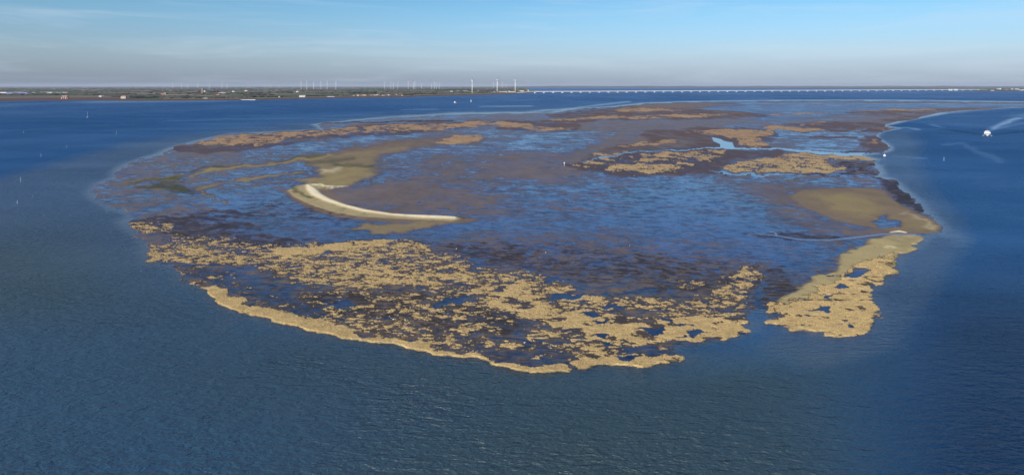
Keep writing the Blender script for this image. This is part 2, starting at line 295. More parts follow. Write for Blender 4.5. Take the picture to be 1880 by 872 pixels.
    # still pools
    pools = [[(1156,606),(1175,600),(1215,602),(1224,610),(1200,616),(1185,611)],[(1214,580),(1238,588),(1245,596),(1215,592)],[(1262,611),(1285,606),(1310,609),(1280,615),(1272,620)],[(1235,617),(1255,614),(1262,618),(1240,620)],
      [(1250,597),(1268,596),(1272,600),(1256,601)],[(1055,577),(1080,574),(1100,578),(1080,583)],[(1095,562),(1120,560),(1150,566),(1110,570)],[(1090,590),(1120,590),(1112,596)],[(1130,655),(1160,650),(1185,655),(1160,661),(1140,660)],
      [(1556,510),(1566,495),(1580,490),(1602,498),(1588,503),(1572,513)],[(1515,505),(1535,504),(1535,508),(1518,508)],[(1530,527),(1545,524),(1558,528),(1545,532),(1533,532)],[(1512,543),(1528,541),(1526,547),(1514,547)],[(1518,557),(1530,556),(1528,559)],
      [(1474,571),(1492,569),(1500,562),(1520,564),(1518,571),(1495,573)],[(1466,582),(1482,580),(1494,583),(1486,586)],[(1546,589),(1556,588),(1558,592),(1550,594)],[(1550,600),(1558,596),(1572,597),(1572,602),(1556,603)],[(1552,517),(1572,516),(1568,520)],[(1072,616),(1100,612),(1130,618),(1110,622)],[(1100,630),(1125,628),(1150,634),(1120,636)],
      [(590,556),(640,552),(660,560),(620,566)],[(780,560),(830,548),(860,540),(850,556),(800,566)],[(1000,512),(1035,510),(1030,518),(1005,518)],[(1010,540),(1080,540),(1060,550),(1020,548)],
      [(1306,252),(1322,255),(1330,259),(1345,262),(1347,268),(1350,272),(1322,273),(1322,265),(1310,260)]]
    for q in pools: pool = np.maximum(pool, P(q, 1.0, raw=(q[0] == (1306,252))))
    creek = np.maximum(S([(1070,298,.9),(1085,293,1.2),(1120,288,1.0),(1180,279,.9),(1230,276,1.0),(1300,273,1.2),(1330,272,1.6),(1400,273,1.6),(1450,276,1.8),(1520,280,2.4),(1570,284,3.2),(1615,287,5),(1660,288,6)], .8),
                       S([(1300,312,.6),(1320,317,1.0),(1360,320,1.6),(1440,322,1.3),(1470,322,.6)], .8))
    creek = np.maximum(creek, S([(1375,430,.6),(1420,432,1.2),(1470,440,1.5),(1520,441,1.5),(1570,436,1.5),(1620,430,1.4),(1680,431,1.6),(1740,432,2.5)], .8, raw=True)); creek = np.maximum(creek, S([(1412,424,.5),(1424,428,.6),(1426,434,.6)], .6, raw=True))
    pool = np.maximum(pool, creek)
    # --- sand
    oz = P([(575,300),(610,284),(650,278),(700,273),(760,266),(740,275),(700,285),(690,292),(684,308),(690,320),(662,332),(640,342),(600,343),(572,345),(558,335),(590,322),(583,312)], 5)
    for q, v, s_ in (([(520,300),(570,286),(620,276),(700,262),(780,255),(850,252),(885,258),(800,268),(720,280),(690,300),(640,302),(590,305),(560,300)], .8, 5),):
        m = P(q, s_); dry = lerp(dry, .95, m*v); smooth = np.maximum(smooth, m*.9)
    olive = np.maximum(olive, oz*lerp(.50, .85, sstep(298, 312, py)))
    olive = np.maximum(olive, S([(560,333,3),(600,330,8),(650,322,8),(680,310,4)], 7)*.95)
    for st, so_ in (([(350,323,1.5),(400,312,3),(440,308,2.5),(500,303,2.5),(560,292,3.5),(600,286,3)], 2), ([(222,341,1),(262,333,3),(300,330,2.5),(330,323,1.5)], 2), ([(360,349,2),(375,343,4),(395,338,2)], 3), ([(410,334,1.5),(450,330,2.5),(500,325,2.5),(560,316,1.5)], 3),
                    ([(620,283,1),(680,281,1.5)], 2), ([(360,350,1),(420,374,.8)], 2)):
        m = S(st, so_); olive = np.maximum(olive, m*.8)
    for st, so_ in (([(222,340,.5),(262,334,2.5),(300,331,2.2),(330,324,1)], 2), ([(252,346,2),(290,343,4),(325,346,5),(345,351,1.5)], 3), ([(290,340,2),(330,332,2)], 2), ([(320,318,.8),(400,308,1.5),(440,305,1)], 1.5), ([(500,300,1),(560,288,2),(590,285,1)], 2), ([(620,304,3),(680,306,2)], 4)):
        algae = np.maximum(algae, S(st, so_)*.85)
    m = S([(575,299,2),(610,297,4),(640,292,2)], 4); olive *= 1-.8*m; algae = np.maximum(algae, m*.5); m = S([(640,306,1),(690,309,2),(730,310,.5)], 3); algae = np.maximum(algae, m*.5)
    shoal = P([(635,422),(660,412),(720,411),(800,407),(850,405),(780,420),(740,428),(690,429)], 4); olive = np.maximum(olive, shoal*.5); dry = lerp(dry, .85, shoal); smooth = np.maximum(smooth, shoal)
    rim = P([(510,345),(528,349),(570,338),(640,340),(600,346),(640,378),(740,395),(850,400),(880,404),(850,410),(780,412),(700,408),(620,400),(575,388),(545,372)], 3, raw=True); dry = lerp(dry, 1.0, rim); smooth = np.maximum(smooth, rim)
    bar = P([(528,350),(545,341),(567,338),(600,342),(640,342),(598,345),(584,348),(592,360),(607,368),(627,376),(650,382),(690,391),(740,396),(800,397),(832,398),(850,402),(830,407),(790,405),(720,402),(660,398),(620,392),(585,382),(560,372),(540,362)], 1.3, raw=True)
    sand = np.maximum(sand, bar*.62)
    cr_ = S([(566,341.5,1),(571,348,2.6),(581,358,3.0),(600,367.5,2.5),(632,378.5,2.0),(670,388,1.9),(720,395,1.6),(770,398.5,2.2),(810,400.5,2.6),(834,401.5,2)], 1.8, raw=True); crest = np.maximum(crest, cr_)
    crest = np.maximum(crest, S([(588,312,1),(606,316,2.5),(622,311,1)], 3)*.4); crest = np.maximum(crest, S([(570,340,1),(610,343,1.2),(640,342,.5)], 1.5)*.8)
    algae = np.maximum(algae, S([(541,345,1.5),(552,355,2.5),(565,364,2)], 2)*.7*(1-cr_)); algae = np.maximum(algae, S([(836,400,1.5),(846,401,1)], 1.2)*.8)
    fl = P([(1448,360),(1475,350),(1530,346),(1600,345),(1620,352),(1650,375),(1690,394),(1722,408),(1727,420),(1720,429),(1690,430),(1640,425),(1580,415),(1530,403),(1480,382)], 2.5, raw=True)
    dry = lerp(dry, 1.0, fl); smooth = np.maximum(smooth, fl); olive = np.maximum(olive, fl*.22)
    olive = np.maximum(olive, P([(1480,358),(1560,354),(1610,368),(1620,390),(1590,402),(1540,390)], 9)*.72); olive = np.maximum(olive, P([(1640,395),(1690,398),(1718,412),(1715,427),(1660,424)], 4)*.55)
    m = P([(1596,409),(1612,405),(1632,392),(1645,408),(1657,418),(1622,420)], 2); dry = lerp(dry, .1, m); olive *= 1-m
    crest = np.maximum(crest, S([(1666,390,.6),(1690,400,1),(1706,412,1.3),(1704,424,1)], 3)*.3); crest = np.maximum(crest, S([(1636,427.5,.7),(1650,426,1.1),(1663,428,.6)], 1, raw=True))
    m = P([(1548,424),(1600,420),(1700,430),(1640,432),(1590,436),(1550,434)], 3); dry = lerp(dry, .9, m)
    sp = P([(1600,443),(1640,434),(1696,435),(1688,450),(1657,470),(1645,485),(1641,503),(1590,515),(1540,515),(1480,548),(1425,562),(1500,512),(1545,492),(1550,470),(1572,455)], 3)
    dry = lerp(dry, 1.0, sp); smooth = np.maximum(smooth, sp); olive = np.maximum(olive, sp*.85); sand = np.maximum(sand, sp*.50); sand = np.maximum(sand, P([(1560,470),(1600,455),(1640,462),(1640,500),(1590,530),(1500,560),(1450,575),(1520,520),(1556,490)], 7)*.5)
    crest = np.maximum(crest, S([(1624,453,1.5),(1634,454,1.5)], 3)*.6); crest = np.maximum(crest, S([(1620,468,.8),(1650,466,1)], 2)*.4); olive = lerp(olive, .15, S([(1650,440,4),(1680,446,3)], 5)*.8)
    m = P([(1620,470),(1648,466),(1640,500),(1624,520),(1600,520),(1615,495)], 3); tan = np.maximum(tan, m*.8)
    tan *= 1-pool; silt = np.maximum(S([(1375,430,.2),(1420,432,.5),(1470,440,.7),(1520,441,.7),(1570,436,.7),(1620,430,.7),(1680,431,.8)], .9, raw=True), S([(1412,424,.4),(1424,428,.5),(1426,434,.5)], .8, raw=True)); out['silt'] = silt; out.update(dry=dry, amp=amp, tan=tan, sand=sand, olive=olive, algae=algae, brown=brown, dark=dark, crest=crest, pool=pool, smooth=smooth, strip=strip)
    return out

# ------------------------------------------------------------------ build the island sheet
DX, DY = 1.25, 1.0
gx = np.arange(150, 1985, DX); gy = np.concatenate([np.arange(182.5, 260, .75), np.arange(260, 395, DY), np.arange(395, 696, .8)])
PX, PY = np.meshgrid(gx, gy); 
F = Field(PX.astype(float), PY.astype(float))
M = paint(F)
X, Z = F.X, F.Z
isl = F.sd(ISLAND)                                 # < 0 on the island, in traced rows
# ground patterns, in metres
n_big = fbm(X/38, Z/60, 4, 1); n_mid = fbm(X/9, Z/16, 4, 5); n_fin = fbm(X/2.6, Z/4.6, 4, 9, .6)
far = sstep(400, 1400, Z)
n_far = fbm(X/40, Z/110, 5, 14, .6)
n_mix = lerp(n_fin, n_mid, sstep(260, 700, Z)); n_mix = lerp(n_mix, n_far, far*.8)
ang = 0.35                                         # sand ripples run slightly across the view
rip = np.sin((Z*math.cos(ang)-X*math.sin(ang))/lerp(3.4, 9.0, sstep(300, 900, Z))+fbm(X/22, Z/30, 3, 21)*16)
lobe = sstep(560, 380, PX)*sstep(410, 390, PY)
T = lerp(n_mix, fbm(X/3.2, Z/3.0, 3, 23, .65), sstep(520, 330, Z)*.55)
# mud against water film
def banded(seed, gain=.68, sx=1.0):
    Xs = X+sx*Z*.25; a_ = fbm(Xs/(2.0*sx), Z/1.7, 3, seed, gain); b_ = fbm(Xs/(3.6*sx), Z/4.0, 3, seed+3, gain); c_ = fbm(Xs/(7.5*sx), Z/12., 3, seed+6, gain); d_ = fbm(X/(26*sx), Z/64., 3, seed+9, gain)
    return lerp(lerp(lerp(a_, b_, sstep(260, 380, Z)), c_, sstep(560, 800, Z)), d_, sstep(1000, 1700, Z))
n_line = .65*banded(131, .68, 2.6)+.35*banded(231)
pat = (n_mix-.5)*.9+(n_line-.5)*4.0+(n_big-.5)*1.1+rip*(.10+.26*lobe)
dryv = M['dry']*1.1+.02+.10*sstep(290, 250, PY)+.03*sstep(400, 340, PY)+pat*(1-.8*M['smooth'])*.55
n_dr = fbm(X/34+.35*n_mid, Z/42+.35*n_mid, 4, 341, .5); drain = np.exp(-((n_dr-.5)/.010)**2)*(M['dry'] > .3)*(1-M['smooth'])
dryv = dryv-.55*drain
dry = lerp(np.clip(dryv, 0, 1), sstep(.2, .8, dryv), .35)
# straw grass: patches cut from the noise by the traced density
frag = sstep(.95, .55, M['tan'])
tn = fbm(X/4.6, Z/3.2, 4, 41, .62)*(1-.6*frag)+fbm(X/2.1, Z/1.15, 4, 42, .66)*.6*frag
tn = lerp(tn, fbm(X/9, Z/14, 5, 43, .68), sstep(330, 650, Z)); tn = lerp(tn, .5*n_far+.5*banded(181), far*.7)
tn = np.clip((tn-.5)*3.0+.5, 0, 1)
n_cr = fbm(X/3.4, Z/1.25, 4, 171, .6); n_cr2 = fbm(X/2.2, Z/1.1, 3, 175, .6)
crack = np.exp(-((n_cr-.5)/.022)**2)+.8*np.exp(-((n_cr2-.47)/.018)**2)
tcov = M['tan']*(1-.10*frag)-(1-tn)-crack*.45*sstep(1.02, .78, M['tan'])*sstep(900, 500, Z); tan = sstep(-.02, .05, tcov)*(M['tan'] > .03)
bn = lerp(fbm(X/5, Z/8, 4, 51, .6), fbm(X/24, Z/60, 5, 53, .6), sstep(350, 900, Z)); bn = np.clip((bn-.5)*2.2+.5, 0, 1)
brown = sstep(-.35, .50, M['brown']-(1-bn)*.9)*(M['brown'] > .03)
dn = lerp(banded(61, .75, 1.5), fbm(X/9, Z/11, 4, 63, .55), .25); dn = np.clip((dn-.5)*2.5+.5, 0, 1)
dark = sstep(-.28, .34, M['dark']-(1-dn))*(M['dark'] > .03)
rim_mud = sstep(-2.3, -.4, isl+(n_fin-.5)*1.5)*sstep(430, 480, PY)
bank = sstep(-.50, -.10, tcov+(n_fin-.5)*.5)*(M['tan'] > .03)*(1-tan)*sstep(900, 400, Z)     # trodden mud shelf round the grass
pool = sstep(.4, .6, M['pool'])

def col(c): return np.array(c, float)[None, None, :]
c = col((0.200, 0.143, 0.092))*(0.8+.5*n_mid[..., None])+0*PX[..., None]
def mixc(c, k, m): return c+(col(k)-c)*m[..., None]
c = mixc(c, (.105,.070,.052), np.clip(brown, 0, 1)*.85)
c = mixc(c, (.17,.095,.055), np.clip(brown*sstep(.45,.7,bn)*far, 0, 1)*.7)
c = mixc(c, (.040,.034,.028), dark*.9)
c = mixc(c, (.34,.265,.11), np.clip(M['olive']*np.clip(.35+1.25*fbm(X/12, Z/30, 4, 151, .6), 0, 1.15), 0, 1))
c = mixc(c, (.62,.49,.22), np.clip(M['sand'], 0, 1))
c = mixc(c, (.16,.16,.06), np.clip(M['sand']*sstep(.55, .68, fbm(X/5, Z/9, 4, 161, .6)), 0, 1)*.5)
c = mixc(c, (.97,.82,.50), np.clip(M['crest']*(.95+.4*(n_fin-.5)), 0, 1))
c = mixc(c, (.075,.085,.022), np.clip(M['algae']*(.5+n_fin), 0, 1))
c = mixc(c, (.065,.048,.034), bank*.8)
tc = (1.0-.22*fbm(X/6, Z/9, 3, 71))*(1+.25*(fbm(X/.7, Z/.8, 2, 77)-.5))*(1+.5*(banded(201)-.5))
c = c*(1-tan[..., None])+((col((.62,.438,.185))+(col((.46,.29,.145))-col((.62,.438,.185)))*sstep(350, 900, Z)[..., None])*tc[..., None])*tan[..., None]
c = mixc(c, (.13,.095,.06), rim_mud*.75*(tan > .3))
stk = np.clip(.45+1.1*fbm(X/16, Z/30, 4, 151, .6), 0, 1.3)
soilmask = np.clip(np.maximum.reduce([tan, M['olive']*1.2, M['sand']*1.3, M['crest'], brown*.62, M['algae']*.8, dark*.7, bank*.75]), 0, 1)
wet = np.clip((1-dry*lerp(.80, 1.0, M['smooth']*.8))*(1-soilmask), 0, 1)
wet = np.clip(np.maximum(wet, pool), 0, 1)
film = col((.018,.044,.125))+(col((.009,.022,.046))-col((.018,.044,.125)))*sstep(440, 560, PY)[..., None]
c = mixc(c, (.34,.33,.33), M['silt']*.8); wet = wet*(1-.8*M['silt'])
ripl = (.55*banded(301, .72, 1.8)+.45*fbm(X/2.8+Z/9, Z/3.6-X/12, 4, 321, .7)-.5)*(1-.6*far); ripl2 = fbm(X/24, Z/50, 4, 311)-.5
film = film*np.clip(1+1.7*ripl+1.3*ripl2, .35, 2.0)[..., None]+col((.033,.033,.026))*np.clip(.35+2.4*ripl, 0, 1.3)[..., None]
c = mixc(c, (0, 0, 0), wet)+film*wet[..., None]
gloss = np.clip((1-soilmask*.92)*(.19+.20*lobe+.25*far+(.72-.16*lobe-.25*far)*wet)*(1-.45*M['smooth']*(1-wet)), 0, 1); gloss = gloss*np.clip(.93+.9*ripl, .6, 1.0); gloss = np.maximum(gloss, pool)
# heights in metres over the still water
h = .06+.10*dry+.05*(n_mid-.5)*dry+.05*np.sin(Z/2.3+fbm(X/14, Z/10, 3, 191)*14)*M['smooth']*sstep(700, 400, Z)
h = h+.22*np.clip(brown, 0, 1)+.12*dark+0.35*M['sand']+0.55*M['crest']+.22*M['olive']
lump = fbm(X/.9, Z/1.1, 3, 81, .6); grassh = (.13+.09*(lump-.5)+.06*(fbm(X/5, Z/7, 3, 83)-.5)+.07*sstep(.0, .35, tcov))
h = h+tan*np.maximum(grassh, .06)*lerp(1.0, 1.5, far)
h = h*(1-pool)+.05*pool
edge = sstep(1.3, -2.0, isl*np.clip(FH/(PY-YH)/400, .5, 1.6)+((n_mix-.5)*5)*(1-M['strip']))
h = lerp(-.5, h, np.clip(edge*1.15, 0, 1))
def soil_material():
    m = bpy.data.materials.new('tidal_soil'); m.use_nodes = True
    n = m.node_tree.nodes; l = m.node_tree.links; b = n['Principled BSDF']
    at = n.new('ShaderNodeAttribute'); at.attribute_name = 'soil'; aw = n.new('ShaderNodeAttribute'); aw.attribute_name = 'wet'; ag = n.new('ShaderNodeAttribute'); ag.attribute_name = 'gloss'
    g = n.new('ShaderNodeNewGeometry')
    t = n.new('ShaderNodeTexNoise'); t.inputs['Scale'].default_value = 2.2; t.inputs['Detail'].default_value = 6; t.inputs['Roughness'].default_value = .65
    l.new(g.outputs['Position'], t.inputs['Vector'])
    mr = n.new('ShaderNodeMapRange'); mr.inputs[1].default_value = .3; mr.inputs[2].default_value = .7; mr.inputs[3].default_value = .72; mr.inputs[4].default_value = 1.25
    l.new(t.outputs['Fac'], mr.inputs[0])
    mx = n.new('ShaderNodeMix'); mx.data_type = 'RGBA'; mx.blend_type = 'MULTIPLY'; mx.inputs[0].default_value = 1
    l.new(at.outputs['Color'], mx.inputs[6]); l.new(mr.outputs[0], mx.inputs[7])
    l.new(mx.outputs[2], b.inputs['Base Color'])
    r = n.new('ShaderNodeMapRange'); r.inputs[3].default_value = .85; r.inputs[4].default_value = .10; l.new(ag.outputs['Fac'], r.inputs[0]); l.new(r.outputs[0], b.inputs['Roughness'])
    s = n.new('ShaderNodeMapRange'); s.inputs[3].default_value = .12; s.inputs[4].default_value = .5; l.new(ag.outputs['Fac'], s.inputs[0]); l.new(s.outputs[0], b.inputs['Specular IOR Level'])
    b.inputs['IOR'].default_value = 1.34
    bp = n.new('ShaderNodeBump'); bp.inputs['Distance'].default_value = .12; bs = n.new('ShaderNodeMapRange'); bs.inputs[3].default_value = .5; bs.inputs[4].default_value = .05
    l.new(aw.outputs['Fac'], bs.inputs[0]); l.new(bs.outputs[0], bp.inputs['Strength']); l.new(t.outputs['Fac'], bp.inputs['Height']); l.new(bp.outputs[0], b.inputs['Normal'])
    return m
m_soil = soil_material()

R, Cn = PX.shape
V = np.stack([X, Z, h], -1).reshape(-1, 3)
ii = np.arange(R*Cn).reshape(R, Cn)
quads = np.stack([ii[:-1, :-1], ii[1:, :-1], ii[1:, 1:], ii[:-1, 1:]], -1)      # rows run from far to near
def fmean(a): return (a[:-1, :-1]+a[1:, :-1]+a[1:, 1:]+a[:-1, 1:])/4
keep = fmean(edge) > .06
ftan = fmean(tan) > .5; fpool = (fmean(pool) > .5) & ~ftan; fsand = (fmean(np.maximum.reduce([M['sand'], M['crest'], M['olive']*.9])) > .33) & ~ftan & ~fpool
fx, fy = fmean(PX), fmean(PY)
def emit(name, sel, label, cat=None, kind='structure', smooth=True, group=None):
    q = quads[sel & keep].reshape(-1, 4)
    if len(q) == 0: return None
    u, inv = np.unique(q, return_inverse=True); inv = inv.reshape(-1, 4)
    me = bpy.data.meshes.new(name); me.vertices.add(len(u)); me.vertices.foreach_set('co', V[u].ravel())
    me.loops.add(inv.size); me.loops.foreach_set('vertex_index', inv.ravel().astype(np.int32))
    me.polygons.add(len(inv)); me.polygons.foreach_set('loop_start', np.arange(0, inv.size, 4, dtype=np.int32)); me.polygons.foreach_set('loop_total', np.full(len(inv), 4, np.int32))
    me.polygons.foreach_set('use_smooth', np.full(len(inv), smooth)); me.update(calc_edges=True)
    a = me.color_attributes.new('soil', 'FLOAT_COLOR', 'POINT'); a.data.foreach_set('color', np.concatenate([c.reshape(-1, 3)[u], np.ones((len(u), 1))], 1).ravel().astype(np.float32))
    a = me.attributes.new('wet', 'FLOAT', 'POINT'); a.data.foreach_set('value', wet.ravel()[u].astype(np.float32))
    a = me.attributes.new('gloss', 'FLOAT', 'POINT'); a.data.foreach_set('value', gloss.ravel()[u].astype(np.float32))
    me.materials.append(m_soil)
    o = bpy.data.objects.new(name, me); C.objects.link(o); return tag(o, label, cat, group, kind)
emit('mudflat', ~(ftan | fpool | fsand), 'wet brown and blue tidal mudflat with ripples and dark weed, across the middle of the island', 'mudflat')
emit('tidal_creek', fpool & ((fy < 330) | ((fy < 445) & (fx > 1330))), 'narrow blue tidal creeks winding through the far marsh out to the right shore', 'creek')
emit('tidal_pool', fpool & ~((fy < 330) | ((fy < 445) & (fx > 1330))), 'still dark blue pools lying inside the straw coloured grass in front', 'pools')
emit('sandbar', fsand & (fx < 900) & (fy < 440), 'cream and olive hooked sandbar curving across the left of the mudflat', 'sandbar')
emit('sand_spit', fsand & ~((fx < 900) & (fy < 440)), 'smooth olive brown sand flat and spit at the right end of the island', 'sand spit')
strip_f = fmean(M['strip']) > .5
beds = [('narrow curved bank of straw coloured grass along the front left shore', strip_f & (fy > 480)),
        ('broad patchy bed of straw coloured grass full of dark pools, nearest the camera', (fy > 395) & (fx < 1400) & ~strip_f),
        ('straw coloured grass with small round pools on the spit at the lower right', (fy > 395) & (fx >= 1400)),
        ('long thin reddish straw grass strip along the far left shore of the island', (fy <= 395) & (fx < 800)),
        ('scattered thin strips of straw grass on the distant middle flats', (fy <= 240) & (fx >= 800)),
        ('straw coloured marsh islands either side of the blue creek on the right', (fy > 240) & (fy <= 395) & (fx >= 800))]
for lb, s_ in beds: emit('marsh_grass', ftan & s_, lb, 'marsh grass', 'stuff')

# tufts of standing grass scattered over the nearest beds
def tuft_mesh():
    v, f = [], []
    for k in range(9):
        a = 2*PI*k/9+rng.uniform(-.3, .3); r = rng.uniform(.02, .16); lean = rng.uniform(.05, .22); hh = rng.uniform(.28, .52); wd = .028
        bx, by = r*math.cos(a), r*math.sin(a); tx, ty = -math.sin(a)*wd, math.cos(a)*wd; i = len(v)
        v += [(bx-tx, by-ty, 0), (bx+tx, by+ty, 0), (bx+math.cos(a)*lean, by+math.sin(a)*lean, hh)]; f.append((i, i+1, i+2))
    me = bpy.data.meshes.new('grass_tuft'); me.from_pydata(v, [], f); return me
m_straw = mat('dry_straw', (.66, .475, .205), .8, .35, .3, spec=.15)

# ------------------------------------------------------------------ the sea
def sea_material():
    m = bpy.data.materials.new('sea_water'); m.use_nodes = True
    n = m.node_tree.nodes; l = m.node_tree.links; b = n['Principled BSDF']
    at = n.new('ShaderNodeAttribute'); at.attribute_name = 'calm'; ad = n.new('ShaderNodeAttribute'); ad.attribute_name = 'bed'
    pass
    g = n.new('ShaderNodeNewGeometry')
    def layer(sc_, stretch, rz, detail, typ='FBM'):
        mp = n.new('ShaderNodeMapping'); mp.inputs['Scale'].default_value = (*stretch, 1); mp.inputs['Rotation'].default_value = (0, 0, rz)
        l.new(g.outputs['Position'], mp.inputs[0]); t = n.new('ShaderNodeTexNoise'); t.inputs['Scale'].default_value = sc_; t.inputs['Detail'].default_value = detail
        t.inputs['Roughness'].default_value = .55; t.inputs['Distortion'].default_value = .4; l.new(mp.outputs[0], t.inputs['Vector']); return t.outputs['Fac']
    a = layer(.50, (.42, 1), .20, 4); c_ = layer(1.3, (.55, 1), -.25, 3); d = layer(.012, (.5, 1), .1, 4)
    a2 = n.new('ShaderNodeMath'); a2.operation = 'MULTIPLY_ADD'; a2.inputs[1].default_value = .45; l.new(c_, a2.inputs[0]); l.new(a, a2.inputs[2])
    st = n.new('ShaderNodeMapRange'); st.inputs[1].default_value = 0; st.inputs[2].default_value = 1; st.inputs[3].default_value = SEA_BUMP; st.inputs[4].default_value = .06
    gust = n.new('ShaderNodeMapRange'); gust.inputs[1].default_value = .35; gust.inputs[2].default_value = .65; gust.inputs[3].default_value = .55; gust.inputs[4].default_value = 1.15; l.new(d, gust.inputs[0])
    l.new(at.outputs['Fac'], st.inputs[0]); mm = n.new('ShaderNodeMath'); mm.operation = 'MULTIPLY'; l.new(st.outputs[0], mm.inputs[0]); l.new(gust.outputs[0], mm.inputs[1])
    bp = n.new('ShaderNodeBump'); bp.inputs['Distance'].default_value = 3.4; l.new(mm.outputs[0], bp.inputs['Strength']); l.new(a2.outputs[0], bp.inputs['Height']); 
    # waves hide each other toward the horizon, so a choppy surface mirrors far less of the low sky than a calm one
    n.remove(b); df = n.new('ShaderNodeBsdfDiffuse'); gl = n.new('ShaderNodeBsdfGlossy'); fr = n.new('ShaderNodeFresnel'); fr.inputs['IOR'].default_value = 1.333
    l.new(ad.outputs['Color'], df.inputs['Color']); l.new(bp.outputs[0], gl.inputs['Normal']); l.new(bp.outputs[0], df.inputs['Normal']); l.new(bp.outputs[0], fr.inputs['Normal'])
    r = n.new('ShaderNodeMapRange'); r.inputs[3].default_value = .30; r.inputs[4].default_value = .10; l.new(at.outputs['Fac'], r.inputs[0]); l.new(r.outputs[0], gl.inputs['Roughness'])
    cp = n.new('ShaderNodeMapRange'); cp.inputs[3].default_value = SEA_CAP; cp.inputs[4].default_value = .75; l.new(at.outputs['Fac'], cp.inputs[0])
    mn = n.new('ShaderNodeMath'); mn.operation = 'MINIMUM'; l.new(fr.outputs[0], mn.inputs[0]); l.new(cp.outputs[0], mn.inputs[1])
    ms = n.new('ShaderNodeMixShader'); l.new(mn.outputs[0], ms.inputs[0]); l.new(df.outputs[0], ms.inputs[1]); l.new(gl.outputs[0], ms.inputs[2]); l.new(ms.outputs[0], n['Material Output'].inputs['Surface'])
    return m
SEA_BUMP = 1.0; SEA_CAP = .17
gz = np.concatenate([-np.geomspace(60000, 300, 16), np.linspace(-200, 90, 8), np.linspace(100, 420, 180), np.linspace(424, 1700, 260), np.geomspace(1710, 60000, 220)])
gxx = np.concatenate([-np.geomspace(80000, 812, 75), np.linspace(-800, 1100, 340), np.geomspace(1110, 80000, 70)])
SX, SZ = np.meshgrid(gxx, gz)
ok = SZ > 90
spx = np.where(ok, SX/np.maximum(SZ, 90)*FPX+940, 940+SX/90*FPX); spy = np.where(ok, FH/np.maximum(SZ, 90)+YH, FH/90+YH)
SF = Field(np.clip(spx, -3000, 5000), spy, warp=.5); SF.px = np.clip(spx, -3000, 5000)
near_d = SF._seg(np.nonzero(SF.px > -1e9), ISLAND, True, True).reshape(SX.shape)
calm = .14+.55*(fbm(SX/230, SZ/700, 5, 91)-.5)
def cmax(mk, v): 
    global calm; calm = lerp(calm, v, mk)
west = SF.poly([(-600,420),(-300,372),(0,326),(100,300),(240,263),(330,250),(480,234),(580,224),(700,213),(900,203),(1050,197),(1200,190),(1200,300),(600,500),(420,620),(150,760),(-100,760),(-600,760)], 10); west = west*sstep(680, 430, spy); cmax(west, .46)
east = SF.poly([(1590,236),(1670,242),(1690,262),(1685,300),(1710,350),(1760,400),(1775,440),(1740,500),(1690,580),(1640,640),(1500,680),(1400,640),(1500,500)], 9); cmax(east*.8, .42)
cmax(SF.poly([(200,420),(340,560),(700,700),(1000,730),(1300,700),(1500,660),(1620,640),(1600,560),(1000,500)], 16)*.5, .35)
halo = sstep(5.5, -1, near_d*np.clip(FH/np.maximum(spy-YH, 4)/420, .7, 2.2)); cmax(halo*sstep(520, 400, spy), .95)
for st, so_, v in (([(1150,187,1),(1050,199,1.2),(960,207,1.5),(850,208,1.5),(740,213,1),(640,222,1)], 2, 1.0), ([(880,196,1),(980,195,1.2)], 1.2, .8), ([(740,202,.6),(800,201,.8)], 1, .7), ([(150,188,2),(200,187,2),(260,187,1.5),(420,186,.7)], 2, .8), ([(0,207,1),(45,207,1)], 1.5, .8), ([(85,190,1),(96,193,1.5),(90,197,1)], 1.2, .7), ([(30,192,2),(0,195,3)], 2, .8),
                   ([(300,223,1),(560,215,2),(700,208,1)], 3, .4), ([(0,240,1),(120,236,1)], 3, .4), ([(1816,240,.5),(1826,234,2),(1842,226,2.5),(1870,216,2.2),(1930,206,2.5)], 2, .85), ([(1835,236,.5),(1850,231,1.2),(1900,222,1)], 2, .5),
                   ([(1712,229,1),(1733,236,1.5)], 2, .6), ([(1770,264,1.5),(1795,279,2.5),(1826,291,2.5),(1836,298,1)], 3, .4), ([(1738,266,1.5),(1765,263,1)], 3, .5), ([(1626,236,.8),(1660,234,.8),(1686,238,1)], 1.5, .8), ([(1640,288,1),(1700,290,1.5)], 2, .5), ([(1730,418,2),(1760,432,3),(1770,450,2)], 5, .6), ([(1700,433,1.5),(1740,434,2.5)], 3, .7)):
    cmax(SF.stroke(st, so_), v)
for st in ([(1806,248,.6),(1770,242,.8),(1730,236,.5),(1700,232,.4)], [(1822,248,.6),(1850,244,.8),(1890,239,.6)]): cmax(SF.stroke(st, 1.2, raw=True), -.25)
calm = np.clip(calm, .0, 1)*.97+.03
sil = SF.poly([(-400,400),(150,420),(300,500),(500,560),(900,640),(1400,640),(1620,660),(1700,1200),(-400,1200)], 70); deepR = sstep(1480, 1820, spx)*sstep(420, 620, spy)
bedc = np.array([.004, .080, .215])[None, None]+0*SX[..., None]
bedc = bedc+(np.array([.040, .072, .125])-bedc)*(np.clip(west+.8*east, 0, 1)*.8)[..., None]; bedc = bedc+(np.array([.085, .125, .175])-bedc)*(halo*.8)[..., None]
bedc = bedc+(np.array([.036, .058, .042])-bedc)*(sil*(.75+.5*(fbm(SX/90, SZ/90, 3, 97)-.5)))[..., None]; bedc = bedc+(np.array([.001, .013, .042])-bedc)*(deepR*.85)[..., None]
wake = np.maximum(SF.stroke([(1817,243,.4),(1826,236,1.6),(1842,228,2.4),(1870,218,2.0),(1930,209,2)], 2, raw=True)*.55, np.maximum(SF.stroke([(1825,240,.4),(1850,232,1),(1900,224,1)], 2, raw=True)*.45, SF.stroke([(1768,264,.8),(1795,279,2.0),(1826,291,2.0),(1836,298,.8)], 3)*.10))
bedc = bedc+(np.array([.16, .28, .46])-bedc)*wake[..., None]*.7
